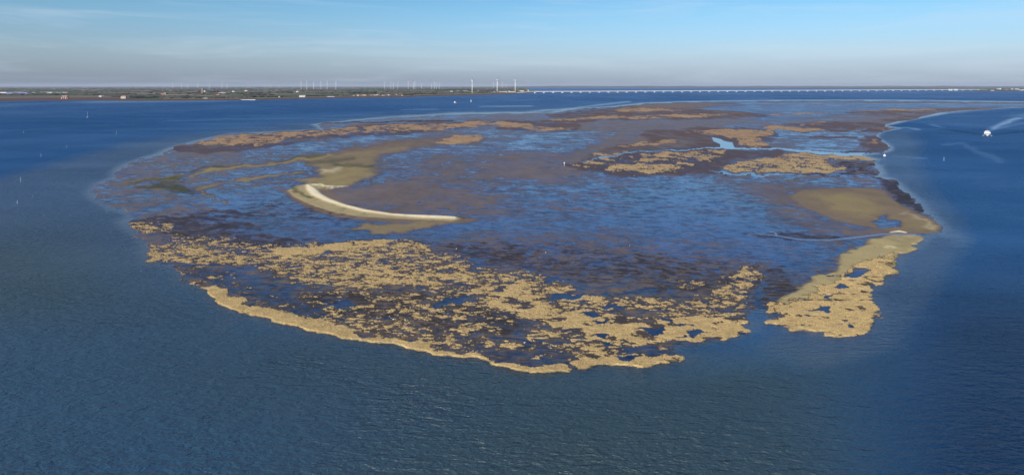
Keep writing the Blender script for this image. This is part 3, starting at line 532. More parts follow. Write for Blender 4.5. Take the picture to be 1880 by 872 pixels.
bow = np.maximum(SF.stroke([(1806,249,.5),(1770,243,.8),(1730,237,.5)], 1.2, raw=True), SF.stroke([(1822,249,.5),(1850,245,.8),(1890,240,.6)], 1.2, raw=True)); bedc = bedc*(1-.55*bow[..., None])
R2, C2 = SX.shape; jj = np.arange(R2*C2).reshape(R2, C2); q = np.stack([jj[:-1, :-1], jj[:-1, 1:], jj[1:, 1:], jj[1:, :-1]], -1).reshape(-1, 4)
me = bpy.data.meshes.new('water'); me.vertices.add(R2*C2); me.vertices.foreach_set('co', np.stack([SX, SZ, 0*SX], -1).ravel())
me.loops.add(q.size); me.loops.foreach_set('vertex_index', q.ravel().astype(np.int32)); me.polygons.add(len(q)); me.polygons.foreach_set('loop_start', np.arange(0, q.size, 4, dtype=np.int32)); me.polygons.foreach_set('loop_total', np.full(len(q), 4, np.int32)); me.update(calc_edges=True)
a = me.color_attributes.new('bed', 'FLOAT_COLOR', 'POINT'); a.data.foreach_set('color', np.concatenate([bedc.reshape(-1, 3), np.ones((R2*C2, 1))], 1).ravel().astype(np.float32))
a = me.attributes.new('calm', 'FLOAT', 'POINT'); a.data.foreach_set('value', calm.ravel().astype(np.float32))
me.materials.append(sea_material()); sea = bpy.data.objects.new('water', me); C.objects.link(sea)
tag(sea, 'open blue estuary water with fine ripples all round the island', 'water', kind='structure')

# ------------------------------------------------------------------ far shores
COAST = [(-260,187),(0,186.5),(60,185.5),(120,185.5),(160,184.8),(215,185.4),(280,185.6),(400,185),(470,184.2),(560,182),(640,180.3),(700,179.6),(752,179.2),(756,178.2),(800,177),(850,175.8),(880,175),(925,173.8),(960,172),(985,170.2),(992,168.6),(985,166.5),(960,164.6),(930,163.2),(905,162)]
def coast_y(x): return np.interp(x, [p[0] for p in COAST[:20]], [p[1] for p in COAST[:20]])
def land_sheet(name, xs, ys_of, label, colorf, hf):
    """ys_of(x) -> rows from the shore back; a sheet of ground with its own relief"""
    P_ = np.array([[(x, y) for y in ys_of(x)] for x in xs]).transpose(1, 0, 2); px, py = P_[..., 0], P_[..., 1]
    Z = FH/(py-YH); X = (px-940)/FPX*Z; hh = hf(px, py, X, Z); r, n = px.shape; v = np.stack([X, Z, hh], -1).reshape(-1, 3)
    k = np.arange(r*n).reshape(r, n); q = np.stack([k[:-1, :-1], k[:-1, 1:], k[1:, 1:], k[1:, :-1]], -1).reshape(-1, 4)
    me = bpy.data.meshes.new(name); me.from_pydata(v.tolist(), [], q.tolist()); me.polygons.foreach_set('use_smooth', [True]*len(q))
    cc = colorf(px, py, X, Z).reshape(-1, 3); a = me.color_attributes.new('soil', 'FLOAT_COLOR', 'POINT'); a.data.foreach_set('color', np.concatenate([cc, np.ones((len(cc), 1))], 1).ravel().astype(np.float32))
    me.materials.append(m_soil); o = bpy.data.objects.new(name, me); C.objects.link(o); return tag(o, label, kind='structure')
FIELDS = np.array([(.075,.13,.045),(.10,.17,.055),(.17,.13,.09),(.22,.18,.12),(.30,.25,.15),(.14,.12,.09),(.12,.16,.06),(.24,.21,.13)])
def field_colors(px, py, X, Z):
    u = (X*.82+Z*.57)/520; v = (-X*.57+Z*.82)/900; k = (_hash(np.floor(u+.2*np.floor(v)), np.floor(v), 5)*7.999).astype(int)
    cc = FIELDS[k]; cc = cc*(.85+.3*fbm(X/300, Z/300, 3, 7))[..., None]
    t = py-coast_y(px)                                   # rows inland are negative
    shore = sstep(-6.5, -4.5, t)*sstep(330, 200, px)+sstep(-2.2, -1.4, t)*sstep(200, 330, px)
    cc = lerp(cc, np.array((.13,.078,.058)), np.clip(shore, 0, 1)[..., None])
    dike = np.exp(-((t+np.where(px < 300, 6.3, 2.2))/.45)**2)*.85; cc = lerp(cc, np.array((.30,.24,.14)), dike[..., None])
    g = sstep(375, 385, px)*sstep(472, 455, px)*sstep(-6, -5, t)*sstep(-2.4, -3, t); cc = lerp(cc, np.array((.07,.16,.03)), g[..., None])
    return cc
def field_h(px, py, X, Z):
    t = py-coast_y(px); return np.where(t > -.2, -.3, 1.2)+np.where((t < -1) & (t > -3), 3.0, 0)*(px > 300)
land_sheet('farmland', np.arange(-240, 972, 2.2), lambda x: [coast_y(x)]+list(coast_y(x)-.35*np.arange(1, 30))+list(np.geomspace(coast_y(x)-.35*29-YH-.2, 1.45, 26)+YH) if coast_y(x)-.35*29-YH > 3 else list(np.linspace(coast_y(x), YH+3, 30))+list(np.geomspace(2.9, 1.45, 26)+YH),
           'flat farmland with brown and green fields on the far left shore', field_colors, field_h)
# the harbour point that carries the bridge head
land_sheet('harbour_ground', np.arange(930, 995, 2.0), lambda x: list(np.linspace(np.interp(x, [930,960,975,985,992,996], [173.5,172,171,170.2,169.4,168.6]), np.interp(x, [930,960,985,996], [164,165.6,167,168.2]), 12)),
           'low grassy point at the left end of the bridge', lambda px, py, X, Z: np.array((.20,.17,.09))+0*px[..., None], lambda px, py, X, Z: 2.2+0*px)
def far_ys(x):
    top = 1.3
    return list(np.linspace(np.interp(x, [900,1000,1400,1700,1760,1800,2300], [160.9,161,161.6,163.4,165.6,167.4,168.4])-YH, top, 24)+YH)
def far_h(px, py, X, Z):
    ridge = sstep(3.0, 2.2, py-YH)*(fbm(px/34, py*0+3, 4, 5)*70+18)*sstep(880, 1050, px)
    return 2.0+ridge
land_sheet('far_coast', np.arange(900, 2300, 3.5), far_ys, 'hazy low coast with dunes on the horizon behind the long bridge', lambda px, py, X, Z: lerp(field_colors(px, py*0+100, X, Z), np.array((.05,.065,.035)), .6+0*px[..., None]), far_h)

def blob_mass(name, pts, label, m, cat='woodland'):
    """many irregular tree crowns joined into one wood"""
    bm = bmesh.new(); bmesh.ops.create_icosphere(bm, subdivisions=1, radius=1); base = np.array([v.co[:] for v in bm.verts]); fc = np.array([[v.index for v in f.verts] for f in bm.faces]); bm.free()
    n = len(pts); r = rng.uniform(.75, 1.3, (n, len(base), 1)); P_ = np.array(pts)          # x, y, z0, halfwidth, height
    v = base[None]*r*np.stack([P_[:, 3], P_[:, 3], P_[:, 4]*.5], -1)[:, None, :]; v[..., 0] += P_[:, 0, None]; v[..., 1] += P_[:, 1, None]; v[..., 2] += (P_[:, 2]+P_[:, 4]*.45)[:, None]
    f = fc[None]+(np.arange(n)*len(base))[:, None, None]
    me = bpy.data.meshes.new(name); me.from_pydata(v.reshape(-1, 3).tolist(), [], f.reshape(-1, 3).tolist()); me.materials.append(m)
    o = bpy.data.objects.new(name, me); C.objects.link(o); return tag(o, label, cat, None, 'stuff')
m_wood = mat('bare_winter_wood', (.115,.095,.072), .95, .4, .02, color2=(.08,.085,.055), spec=.1)
m_ever = mat('dark_evergreen', (.04,.05,.035), .95, .3, .02, spec=.1)
pts = []; 
for k in range(60000):
    x = rng.uniform(-240, 965); t = rng.uniform(0, 1)**1.1; cy = coast_y(x); y = cy-(6.8 if x < 300 else 2.6)-t*(cy-(6.8 if x < 300 else 2.6)-159.9)
    Zk = FH/(y-YH); Xk = (x-940)/FPX*Zk
    nn = fbm(np.array([Xk/420+Zk/900]), np.array([Zk/260.]), 4, 111)[0]
    thr = .56 if y > 166 else .50
    if nn > thr+.075 and (len(pts) < 7000): pts.append((Xk, Zk, 1.5, rng.uniform(10, 24)*(1+Zk/14000), rng.uniform(6, 11)))
    if len(pts) > 7000: break
blob_mass('woodland', pts, 'bare brown woods and hedges spread between the fields on the far left shore', m_wood)
pts = []
for x0, x1, y, hgt, dens in ((322,374,181.4,11,150),(240,322,180.6,8,90),(205,252,178.4,8,60),(383,400,170.3,9,50),(480,520,178.0,8,70),(508,536,171.2,9,60),(562,596,177.4,7,50),(640,690,172.5,10,90),(690,752,176.6,9,90),(752,800,174.2,8,60),(800,860,166.8,8,80),(345,372,172.8,8,40),(430,480,172.5,9,60),(860,905,167.3,6,40)):
    for k in range(dens):
        x = rng.uniform(x0, x1); yy = y+rng.uniform(-.7, .5); Xk, Zk = ground(x, yy); pts.append((Xk, Zk, 1.5, rng.uniform(8, 16)*(Zk/4500), hgt*rng.uniform(.7, 1.2)*(Zk/4300)**.7))
blob_mass('shelterbelt', pts, 'dark shelterbelts of dense trees near the far left shore', m_ever)

# ------------------------------------------------------------------ wind turbines
m_white = mat('turbine_white', (.80,.80,.79), .45, .05, .1)
m_grey = mat('distant_turbine_paint', (.84,.84,.84), .5, .05, .1)
def make_turbine(hub, blade, phase, yaw, m, name='wind_turbine', fat=1.6):
    t = empty(name)
    MB().tube([(0,0,0,hub*.021*fat),(0,0,hub*.5,hub*.017*fat),(0,0,hub-1.6,hub*.013*fat)], 14).build('tower', m, t, smooth=True)
    head = MB().loft([[(a*2.1, yy, hub+b*2.2) for a, b in ((-1,-1),(1,-1),(1,.7),(.7,1),(-.7,1),(-1,.7))] for yy in (-3.5, 4, 8.5)]).build('nacelle', m, t, rz=0)
    MB().tube([(0,-6.2,hub,.5),(0,-5.4,hub,1.6),(0,-3.4,hub,2.0)], 10).build('hub', m, t)
    for k in range(3):
        a = phase+k*2*PI/3; secs = []
        for f_, w_, th in ((0,1.2,1.2),(.08,1.3,1.1),(.22,2.5,.55),(.6,1.5,.3),(1,.45,.1)):
            r = f_*blade; cx, cz = math.sin(a)*r, math.cos(a)*r; ux, uz = math.cos(a), -math.sin(a)
            w_ *= fat; secs.append([(cx+ux*sx*w_, -5.0+sy*th-f_*1.2, hub+cz+uz*sx*w_) for sx, sy in ((-.7,0),(-.1,-.7),(1,0),(-.1,.7))])
        MB().loft(secs).build('blade', m, t)
    t.rotation_euler = (0, 0, yaw)
    return t
for (px, py, hy, bl, ph, yaw, lb) in ((867,172.3,148,46,-.55,1.25,'tall white wind turbine standing left of two like it on the far shore'),
                            (913,170.9,147.4,56,.06,1.2,'tall white wind turbine in the middle of the row of three, one blade straight up'),
                            (946,170.0,147.8,50,-.12,1.25,'tall white wind turbine nearest the left end of the long bridge')):
    X0, Z0 = ground(px, py); hub = (py-hy)*Z0/FPX
    t = make_turbine(hub, bl, ph, yaw, m_white); t.location = (X0, Z0, 1.5); tag(t, lb, 'wind turbine', 'three tall turbines on the shore by the bridge')
def far_group(items, Zd, label, group, m=m_grey):
    proto = None
    for k, (px, hy, bl) in enumerate(items):
        Zk = Zd*(1+.04*math.sin(k*2.3)); hub = (YH-hy)*Zk/FPX+CAM_H; t = make_turbine(hub, bl, k*1.37, 1.0+.2*math.sin(k), m, fat=1.35)
        t.location = ((px-940)/FPX*Zk, Zk, 1.5); tag(t, label[k] if isinstance(label, list) else label, 'wind turbine', group)
ORD = ['leftmost', 'second from left', 'third from left', 'fourth from left', 'fifth from left', 'sixth from left', 'seventh from left', 'eighth from left', 'ninth from left', 'tenth from left', 'eleventh from left', 'rightmost']
def ords(n, txt): return [(ORD[k] if k < n-1 else 'rightmost')+' '+txt for k in range(n)]
far_group([(317.3,153.4,46),(333,153.2,46),(344.7,154,46),(363.2,153.4,46),(384.7,153.6,46),(407.6,153.2,46),(416.9,154.2,46)], 13500, ords(7, 'of the seven small turbines on the left horizon'), 'seven small turbines on the left horizon')
far_group([(552.8,150,50),(563.3,149.4,50),(575.8,151,46),(589.2,150.4,48),(600.7,149.6,50),(616.7,150.2,50)], 11500, ords(6, 'of the six turbines above the green fields left of centre'), 'six turbines above the green fields')
far_group([(705.9,151.4,50),(717.5,152,46),(722.2,152.2,46),(730.5,152,42),(749.6,149.8,52),(759.2,153,44),(761.7,150,50),(773.9,153.6,38),(792.4,152.6,44),(797.5,150.6,50),(801.3,152.4,46),(806.4,152.4,46)], 12500, ords(12, 'of the twelve turbines above the harbour village'), 'twelve turbines above the harbour village')
far_group([(906,152,48),(922.5,151.5,48),(929,153.6,40),(458,156.3,44),(467,156.5,44),(485,156.3,44),(497,156.4,40),(512,156.2,44)], 19000,
          ['faint turbine just left of the middle tall turbine','faint turbine just right of the middle tall turbine','faintest low turbine right of the middle tall turbine','leftmost of five tiny turbines on the horizon left of the six','second of five tiny turbines on the horizon left of the six','third of five tiny turbines on the horizon left of the six','fourth of five tiny turbines on the horizon left of the six','rightmost of five tiny turbines on the horizon left of the six'], 'very distant turbines')

# ------------------------------------------------------------------ the long bridge
m_conc = mat('pale_concrete', (.86,.85,.82), .7, .08, .05)
m_dconc = mat('grey_concrete', (.55,.54,.52), .7, .1, .05)
piers_px = [981.8,998.5,1015.4,1032.3,1049.2,1066,1082.9,1099.9,1116.8,1133.6,1150.5,1167.5,1184.6,1201.5,1218.3,1235,1252,1268.7,1285.3,1301.9,1318.7,1335.3,1352,1368.6,1385,1401.5,1417.6,1434.4,1450,1466.4,1482.5,1498.6,1514.4,1530.5,1546.5,1562.4,1578,1593.8,1609.4,1624.7,1639.7,1655,1670.6,1685.4,1700.2,1715,1729.8,1744.4,1754.4,1768,1782.4,1797]
def pier_pt(px):
    py = 171.4+(px-981.8)/(1797-981.8)*(166.6-171.4); return ground(px, py)
br = empty('road_bridge', (*pier_pt(981.8), 0)); tag(br, 'long low white concrete bridge on many piers crossing the far water', 'bridge')
B0 = Vector((*pier_pt(981.8), 0))
def local(p, z): return Vector((p[0], p[1], z))-B0
PP = [pier_pt(x) for x in piers_px]; DECK = 18.0; pier_proto = None
def span_frame(a, b):
    d = Vector((b[0]-a[0], b[1]-a[1], 0)); ln = d.length; d.normalize(); return d, ln, Vector((-d.y, d.x, 0))
for i, p in enumerate(PP):
    d, ln, nrm = span_frame(PP[max(i-1, 0)], PP[min(i+1, len(PP)-1)]); ang_ = math.atan2(d.y, d.x)
    if pier_proto is None:
        m_ = MB(); m_.box(-8, 8, -7, 7, -1.5, 3.2, .8, .8); m_.box(-4.4, 4.4, -5.2, 5.2, 2.1, 4.0, .4, .4)
        for sx in (-1, 1):
            for sy in (-1, 1): m_.loft([[(sx*1.4+a_*1.8, sy*2.2+b_*1.1, 3.9) for a_, b_ in ((-1,-1),(1,-1),(1,1),(-1,1))], [(sx*4.6+a_*1.3, sy*4.6+b_*1.1, DECK-4.3) for a_, b_ in ((-1,-1),(1,-1),(1,1),(-1,1))]])
        pier_proto = o = m_.build('pier', m_conc, br)
    else:
        o = pier_proto.copy(); C.objects.link(o); o.parent = br
    o.location = local(p, 0); o.rotation_euler = (0, 0, ang_)
    if i < len(PP)-1:      # a haunched cantilever span from this pier to the next
        q = PP[i+1]; d, ln, nrm = span_frame(p, q); secs = []
        for t in (0, .12, .3, .5, .7, .88, 1):
            u = abs(t-.5)*2; dep = 7.0+5.0*u**2.2; c0 = local(p, DECK)+d*(t*ln)
            secs.append([c0+nrm*6, c0-nrm*6, c0-nrm*6-Vector((0,0,6.2)), c0-nrm*3.6-Vector((0,0,dep)), c0+nrm*3.6-Vector((0,0,dep)), c0+nrm*6-Vector((0,0,6.2))])
        MB().loft(secs).build('deck_span', m_conc, br)
        mm_ = MB()
        for sgn in (-1, 1):
            a0 = local(p, DECK+.02)+nrm*5.7*sgn; b0 = local(q, DECK+.02)+nrm*5.7*sgn
            mm_.loft([[a0+nrm*.1, a0-nrm*.1, a0-nrm*.1+Vector((0,0,1.1)), a0+nrm*.1+Vector((0,0,1.1))], [b0+nrm*.1, b0-nrm*.1, b0-nrm*.1+Vector((0,0,1.1)), b0+nrm*.1+Vector((0,0,1.1))]])
        mm_.build('parapet', m_dconc, br)
# approaches and lift span house
for (pa, pb, za, zb) in ((pier_pt(946), PP[0], 4, DECK), (PP[-1], pier_pt(1812), DECK, 9)):
    d, ln, nrm = span_frame(pa, pb); a0, b0 = local(pa, za), local(pb, zb)
    MB().loft([[a0+nrm*6, a0-nrm*6, a0-nrm*6-Vector((0,0,3)), a0+nrm*6-Vector((0,0,3))], [b0+nrm*6, b0-nrm*6, b0-nrm*6-Vector((0,0,2.6)), b0+nrm*6-Vector((0,0,2.6))]]).build('approach_ramp', m_conc, br)
for px in (1742.5, 1746.5, 1752.8, 1756.5):
    p = pier_pt(px); MB().box(-7, 7, -9, 9, -1, DECK+5, .6, .6).build('bascule_tower', m_conc, br, loc=local(p, 0))
p = pier_pt(1749.5); MB().box(-36, 36, -7, 7, DECK+.1, DECK+3.2, 3, 1).build('bascule_span', m_conc, br, loc=local(p, 0), rz=.45)
p = pier_pt(1713); MB().box(-2, 2, -2, 2, DECK-.2, DECK+7, .8, .8).build('gantry', m_dconc, br, loc=local(p, 0))
# vehicles on the deck, two white lorries seen as specks
m_lorry = mat('white_lorry_paint', (.8,.8,.8), .4, .05, .2); m_cab = mat('blue_lorry_cab', (.10,.14,.22), .35, .1, .2); m_tyre = mat('tyre_rubber', (.02,.02,.02), .8, .1, 1)
for k, (px, lb) in enumerate(((1177, 'white lorry driving on the bridge left of its middle'), (1605, 'white lorry driving on the bridge toward its right end'))):
    j = max(i for i in range(len(piers_px)) if piers_px[i] <= px); f_ = (px-piers_px[j])/(piers_px[j+1]-piers_px[j]); d, ln, nrm = span_frame(PP[j], PP[j+1])
    q = Vector((*PP[j], DECK+.02))+d*(f_*ln); t = empty('lorry', q, math.atan2(d.y, d.x)); tag(t, lb, 'lorry', 'lorries on the bridge')
    MB().box(-7, 4.5, -1.3, 1.3, 1.1, 4.1).build('cargo_box', m_lorry, t); MB().box(4.8, 7, -1.2, 1.2, .8, 3.4, .15, .1).build('cab', m_cab, t)
    for wx in (-5.5, -4.2, 5.8):
        for sy in (-1.2, 1.2): MB().tube([(wx, sy-.15, .5, .5), (wx, sy+.15, .5, .5)], 10).build('wheel', m_tyre, t)

# ------------------------------------------------------------------ standing grass on the nearest beds
def scatter_tufts(n):
    r_, c_ = np.nonzero(ftan & keep & (fy > 400)); area = (np.diff(X[0, :2])[0]+0*fy)  # cell sizes grow with distance
    cell = (FH/(fy-YH)/FPX*DX)*(FH/(fy-YH)**2*.8); wgt = cell[r_, c_]; wgt = wgt/wgt.sum()
    k = rng.choice(len(r_), n, p=wgt); a, b = rng.uniform(0, 1, n), rng.uniform(0, 1, n); i, j = r_[k], c_[k]
    def bil(A): return (A[i, j]*(1-a)+A[i+1, j]*a)*(1-b)+(A[i, j+1]*(1-a)+A[i+1, j+1]*a)*b
    bx, by, bz = bil(X), bil(Z), bil(h)-.04; V_ = []; 
    for t in range(3):
        th = rng.uniform(0, PI, n); w_ = rng.uniform(.05, .13, n); hh_ = rng.uniform(.08, .22, n); lx, ly = rng.normal(0, .10, n), rng.normal(0, .10, n); ox, oy = rng.normal(0, .12, n), rng.normal(0, .12, n)
        V_.append(np.stack([np.stack([bx+ox-np.cos(th)*w_, by+oy-np.sin(th)*w_, bz], -1), np.stack([bx+ox+np.cos(th)*w_, by+oy+np.sin(th)*w_, bz], -1), np.stack([bx+ox+lx, by+oy+ly, bz+hh_], -1)], 1))
    v = np.concatenate(V_).reshape(-1, 3); m_ = len(v)
    me = bpy.data.meshes.new('grass_tufts'); me.vertices.add(m_); me.vertices.foreach_set('co', v.ravel()); me.loops.add(m_); me.loops.foreach_set('vertex_index', np.arange(m_, dtype=np.int32))
    me.polygons.add(m_//3); me.polygons.foreach_set('loop_start', np.arange(0, m_, 3, dtype=np.int32)); me.polygons.foreach_set('loop_total', np.full(m_//3, 3, np.int32)); me.update(calc_edges=True)
    me.materials.append(m_straw); o = bpy.data.objects.new('grass_tufts', me); C.objects.link(o); tag(o, 'dry straw tufts standing up out of the nearest grass beds', 'grass', None, 'stuff')
scatter_tufts(30000)

# ------------------------------------------------------------------ boats
m_hull = mat('white_hull_paint', (.86,.86,.84), .3, .04, .3); m_dkwin = mat('dark_cabin_glass', (.03,.035,.045), .1, .1, 1); m_boot = mat('black_boot_top', (.03,.03,.035), .5, .1, 1)
m_buff = mat('buff_deck', (.42,.33,.28), .7, .15, 1); m_orange = mat('orange_paint', (.50,.22,.14), .4, .1, 1); m_sail = mat('white_sailcloth', (.88,.88,.86), .8, .03, 2); m_wood_ = mat('weathered_wood', (.22,.18,.14), .85, .3, 2)
m_foam = mat('white_foam', (.8,.84,.86), .9, .1, 2)
X0, Z0 = ground(1812.5, 249.2)
tb = empty('tour_boat', (X0, Z0, 0), -.58); tb.scale = (.76,)*3; tag(tb, 'white passenger boat coming toward the camera in the open water on the right', 'boat')
hs = []
for y, w_, b_, k_ in ((-11,.3,.2,.55),(-9,2.6,1.2,.35),(-5,4.5,2.6,.1),(2,5.2,3.4,0),(11,5.2,3.4,0)):
    hs.append([(-w_,y-k_,2.9+.05*max(0,-y)),(-b_,y,.0),(-b_*.8,y,-.8),(b_*.8,y,-.8),(b_,y,.0),(w_,y-k_,2.9+.05*max(0,-y))])
MB().loft(hs).build('hull', m_hull, tb)
MB().loft([[(-w_*1.01,y,.5),(-w_*1.0,y,-.6),(w_*1.0,y,-.6),(w_*1.01,y,.5)] for y, w_ in ((-8.6,1.6),(-5,3.1),(2,3.9),(11.05,3.9))]).build('boot_stripe', m_boot, tb)
ca = MB().box(-4.5,4.5,-5.5,9.5,2.9,5.6,.15,.3).build('cabin', m_hull, tb)
MB().box(-4.0,4.0,-5.62,-5.3,3.6,4.9,.1,0).build('cabin_window', m_dkwin, ca)
for sx in (-1, 1): MB().box(sx*4.47-.06,sx*4.47+.06,-4.5,8.5,3.7,4.9).build('cabin_window', m_dkwin, ca)
for k_ in range(3): MB().box(-2.9+k_*2.1,-1.3+k_*2.1,-5.75,-5.6,3.3,5.1).build('window_post', m_buff, ca)
MB().box(-4.9,4.9,-6.3,10,5.6,6.0,.1,.1).build('upper_deck', m_hull, tb)
wh = MB().box(-3.3,3.0,-3.5,2.5,6.0,8.4,.3,.4).build('wheelhouse', m_hull, tb); MB().box(-2.8,2.5,-3.55,-3.1,6.9,7.9,.2,0).build('windscreen', m_dkwin, wh)
MB().box(-3.7,3.5,-3.9,3.0,8.4,8.75,.2,.2).build('roof', m_hull, wh)
rl = MB()
for sx in (-4.7, 4.7):
    rl.tube([(sx,-6,6.9,.07),(sx,9.8,6.9,.07)], 5)
    for y in (-6,-2,2,6,9.8): rl.tube([(sx,y,6,.06),(sx,y,6.95,.06)], 5)
rl.tube([(-4.7,-6,6.9,.07),(4.7,-6,6.9,.07)], 5).build('railing', m_hull, tb)
MB().tube([(0,1,8.7,.14),(0,1.4,12.2,.07)], 6).build('mast', m_hull, tb)
for sx in (-1, 1): MB().loft([[(sx*5.4,y,.15+h_),(sx*(5.4+w_),y,.05),(sx*5.2,y,-.2)] for y, w_, h_ in ((-7,.4,.3),(-4,1.8,.9),(0,2.4,.5),(6,2.0,.2))]).build('bow_wave', m_foam, tb)
def sail_boat(px, py, hgt, label, hullcol):
    x, z = ground(px, py); t = empty('sailing_boat', (x, z, 0), .5); tag(t, label, 'sailing boat'); k = hgt/10
    MB().loft([[(-w_*k,y*k,.8*k),(0,y*k,-.4*k),(w_*k,y*k,.8*k)] for y, w_ in ((-4.2,.1),(-2,.95),(1,1.3),(3.8,.9))]).build('hull', hullcol, t)
    MB().tube([(0,-.6*k,.6*k,.07*k),(0,-.6*k,10*k,.05*k)], 6).build('mast', m_grey, t)
    MB().loft([[(.03,-.5*k,1.6*k),(-.03,-.5*k,1.6*k),(.45*k,3.0*k,1.7*k),(.5*k,3.0*k,1.7*k)],[(.03,-.5*k,6*k),(-.03,-.5*k,6*k),(.35*k,1.5*k,6*k),(.4*k,1.5*k,6*k)],[(.03,-.55*k,9.8*k),(-.03,-.55*k,9.8*k),(.05*k,-.4*k,9.8*k),(.08*k,-.4*k,9.8*k)]]).build('mainsail', m_sail, t)
    MB().loft([[(.03,-4.0*k,1.0*k),(-.03,-4.0*k,1.0*k),(.5*k,-.7*k,1.2*k),(.56*k,-.7*k,1.2*k)],[(.03,-.8*k,8.6*k),(-.03,-.8*k,8.6*k),(.05,-.7*k,8.5*k),(.1,-.7*k,8.5*k)]]).build('jib', m_sail, t)
    MB().box(-.6*k,.6*k,-.4*k,2.2*k,.8*k,1.25*k,.15*k,.2*k).build('cabin', hullcol, t); return t
sail_boat(160.4, 216.4, 13, 'white sailed boat alone on the blue water at the far left', m_hull)
sail_boat(864.6, 187.4, 12.5, 'small white sailed boat below the leftmost of the three tall turbines', m_hull)
x, z = ground(836, 189.6); t = empty('work_boat', (x, z, 0), 1.2); tag(t, 'low orange and white work boat left of the sailing boat near the far shore', 'boat')
MB().loft([[(-w_,y,2.2),(-w_*.6,y,-.4),(w_*.6,y,-.4),(w_,y,2.2)] for y, w_ in ((-6,.3),(-4,1.6),(4,1.9),(5.5,1.7))]).build('hull', m_orange, t)
MB().box(-1.9,1.9,-1,5.5,2.2,5.2,.2,.3).build('wheelhouse', m_hull, t); MB().box(-1.95,1.95,-1.08,-.9,3.6,4.6).build('windscreen', m_dkwin, t); MB().tube([(0,2,5.1,.12),(0,2,9,.06)], 5).build('mast', m_hull, t)
# buoy in the creek mouth
x, z = ground(1624, 287); t = empty('buoy', (x, z, 0)); tag(t, 'white mooring buoy floating at the mouth of the creek on the right shore', 'buoy')
MB().tube([(0,0,-.3,.8),(0,0,.2,1.25),(0,0,.9,1.2),(0,0,1.5,.6),(0,0,1.7,.1)], 12).build('float', m_hull, t, smooth=True); MB().tube([(0,0,1.6,.1),(0,0,2.6,.1)], 6).build('top_mark', m_hull, t)
# net stakes and small floats standing in the shallows on the left
def stake(px, py, hpx, label, group='tall thin stakes in the water on the left', top=False, w_=.075):
    x, z = ground(px, py); hh = hpx*z/FPX; t = empty('stake', (x, z, 0)); tag(t, label, 'stake', group)
    MB().tube([(0,0,-.6,w_*1.2),(.05,.02,hh*.5,w_),(.12,.05,hh,w_*.8)], 6).build('pole', m_grey, t)
    if top: MB().box(-.22,.42,-.05,.14,hh-.9,hh-.1,.05,0).build('flag', m_sail, t)
for a_ in ((37.5,334,9,'pale stake at far left, upper one of the nearer pair in the shallows'),(31.5,374,6,'pale stake at far left, lower one of the nearer pair in the shallows'),(213.5,248,7,'stake standing highest in the picture, upper left of the island'),(75,288,6,'stake on the dark channel edge, second from the left'),
           (122,272,4.5,'short bright topped stake on the dark channel edge'),(1733,296,8,'thin stake standing in the open blue water right of the creek mouth'),(43,245,4,'faint small stake in the dark channel near the left edge')): stake(*a_)
def float_(px, py, label, group='small white floats in the shallows left of the island'):
    x, z = ground(px, py); k = z/FPX*.42; t = MB().tube([(0,0,-.3*k,.5*k),(0,0,.1*k,.8*k),(0,0,.7*k,.7*k),(0,0,1.1*k,.15*k)], 10).build('float', m_hull, None, (x, z, 0), smooth=True); tag(t, label, 'float', group)
for a_ in ((217,271,'white float between the tall stake and the island'),(173.5,285.5,'white float in the middle of the pale shallows upper left'),(210.5,285,'faint white float left of the island upper shore'),(60,360,'white float right of the two paler stakes'),(81,394.5,'white float alone low in the left shallows'),
           (195,383,'white float close against the left tip of the island'),(196.5,387,'smaller white float just below the one at the island tip'),(259,497.5,'white float below the left end of the straw grass'),(242,224,'faint float near the top left channel'),(1207,243.6,'white float stranded among the far brown marsh'),(1857,208,'tiny white float on the blue water at the right edge')): float_(*a_)
m_tide = mat('tide_post', (.7,.7,.66), .7, .1, 1)
x, z = ground(1036, 305); t = empty('marker_post', (x, z, 0)); tag(t, 'pale marker post at the left tip of the middle marsh island', 'post'); MB().tube([(0,0,-.3,.18),(0,0,3.2,.16)], 8).build('pole', m_tide, t); MB().box(-.5,.5,-.08,.08,2.2,3.3).build('board', m_tide, t)

# white shelducks and gulls resting on the flats
m_bird = mat('white_plumage', (.85,.85,.83), .8, .05, 4); m_bd = mat('dark_plumage', (.06,.06,.07), .8, .1, 4)
bd = MB().tube([(0,-.32,.34,.03),(0,-.18,.30,.13),(0,.05,.28,.16),(0,.25,.33,.09),(0,.42,.38,.02)], 7).tube([(0,-.2,.36,.06),(0,-.27,.48,.05),(0,-.33,.53,.06),(0,-.40,.53,.015)], 6).tube([(-.05,0,0,.012),(-.05,0,.2,.015)], 4).tube([(.05,0,0,.012),(.05,0,.2,.015)], 4)
proto = bd.build('gull', m_bird, smooth=True)
spots = [(718,586),(722,588),(715,583),(1002,465),(744,589),(980,627),(963,631),(1226,627),(838,458),(1156,452)]
WH = ['on the dark pool inside the front grass','on the wet mud behind the grass']
for k, (px, py) in enumerate(spots):
    x, z = ground(px, py); o = proto if k == 0 else proto.copy()
    if k: C.objects.link(o)
    o.location = (x, z, .12); o.rotation_euler = (0, 0, k*1.3); o.scale = (.7,)*3
    tag(o, 'white gull standing '+(WH[1] if py < 500 else WH[0]), 'gull', 'white gulls resting '+(WH[1] if py < 500 else WH[0]))

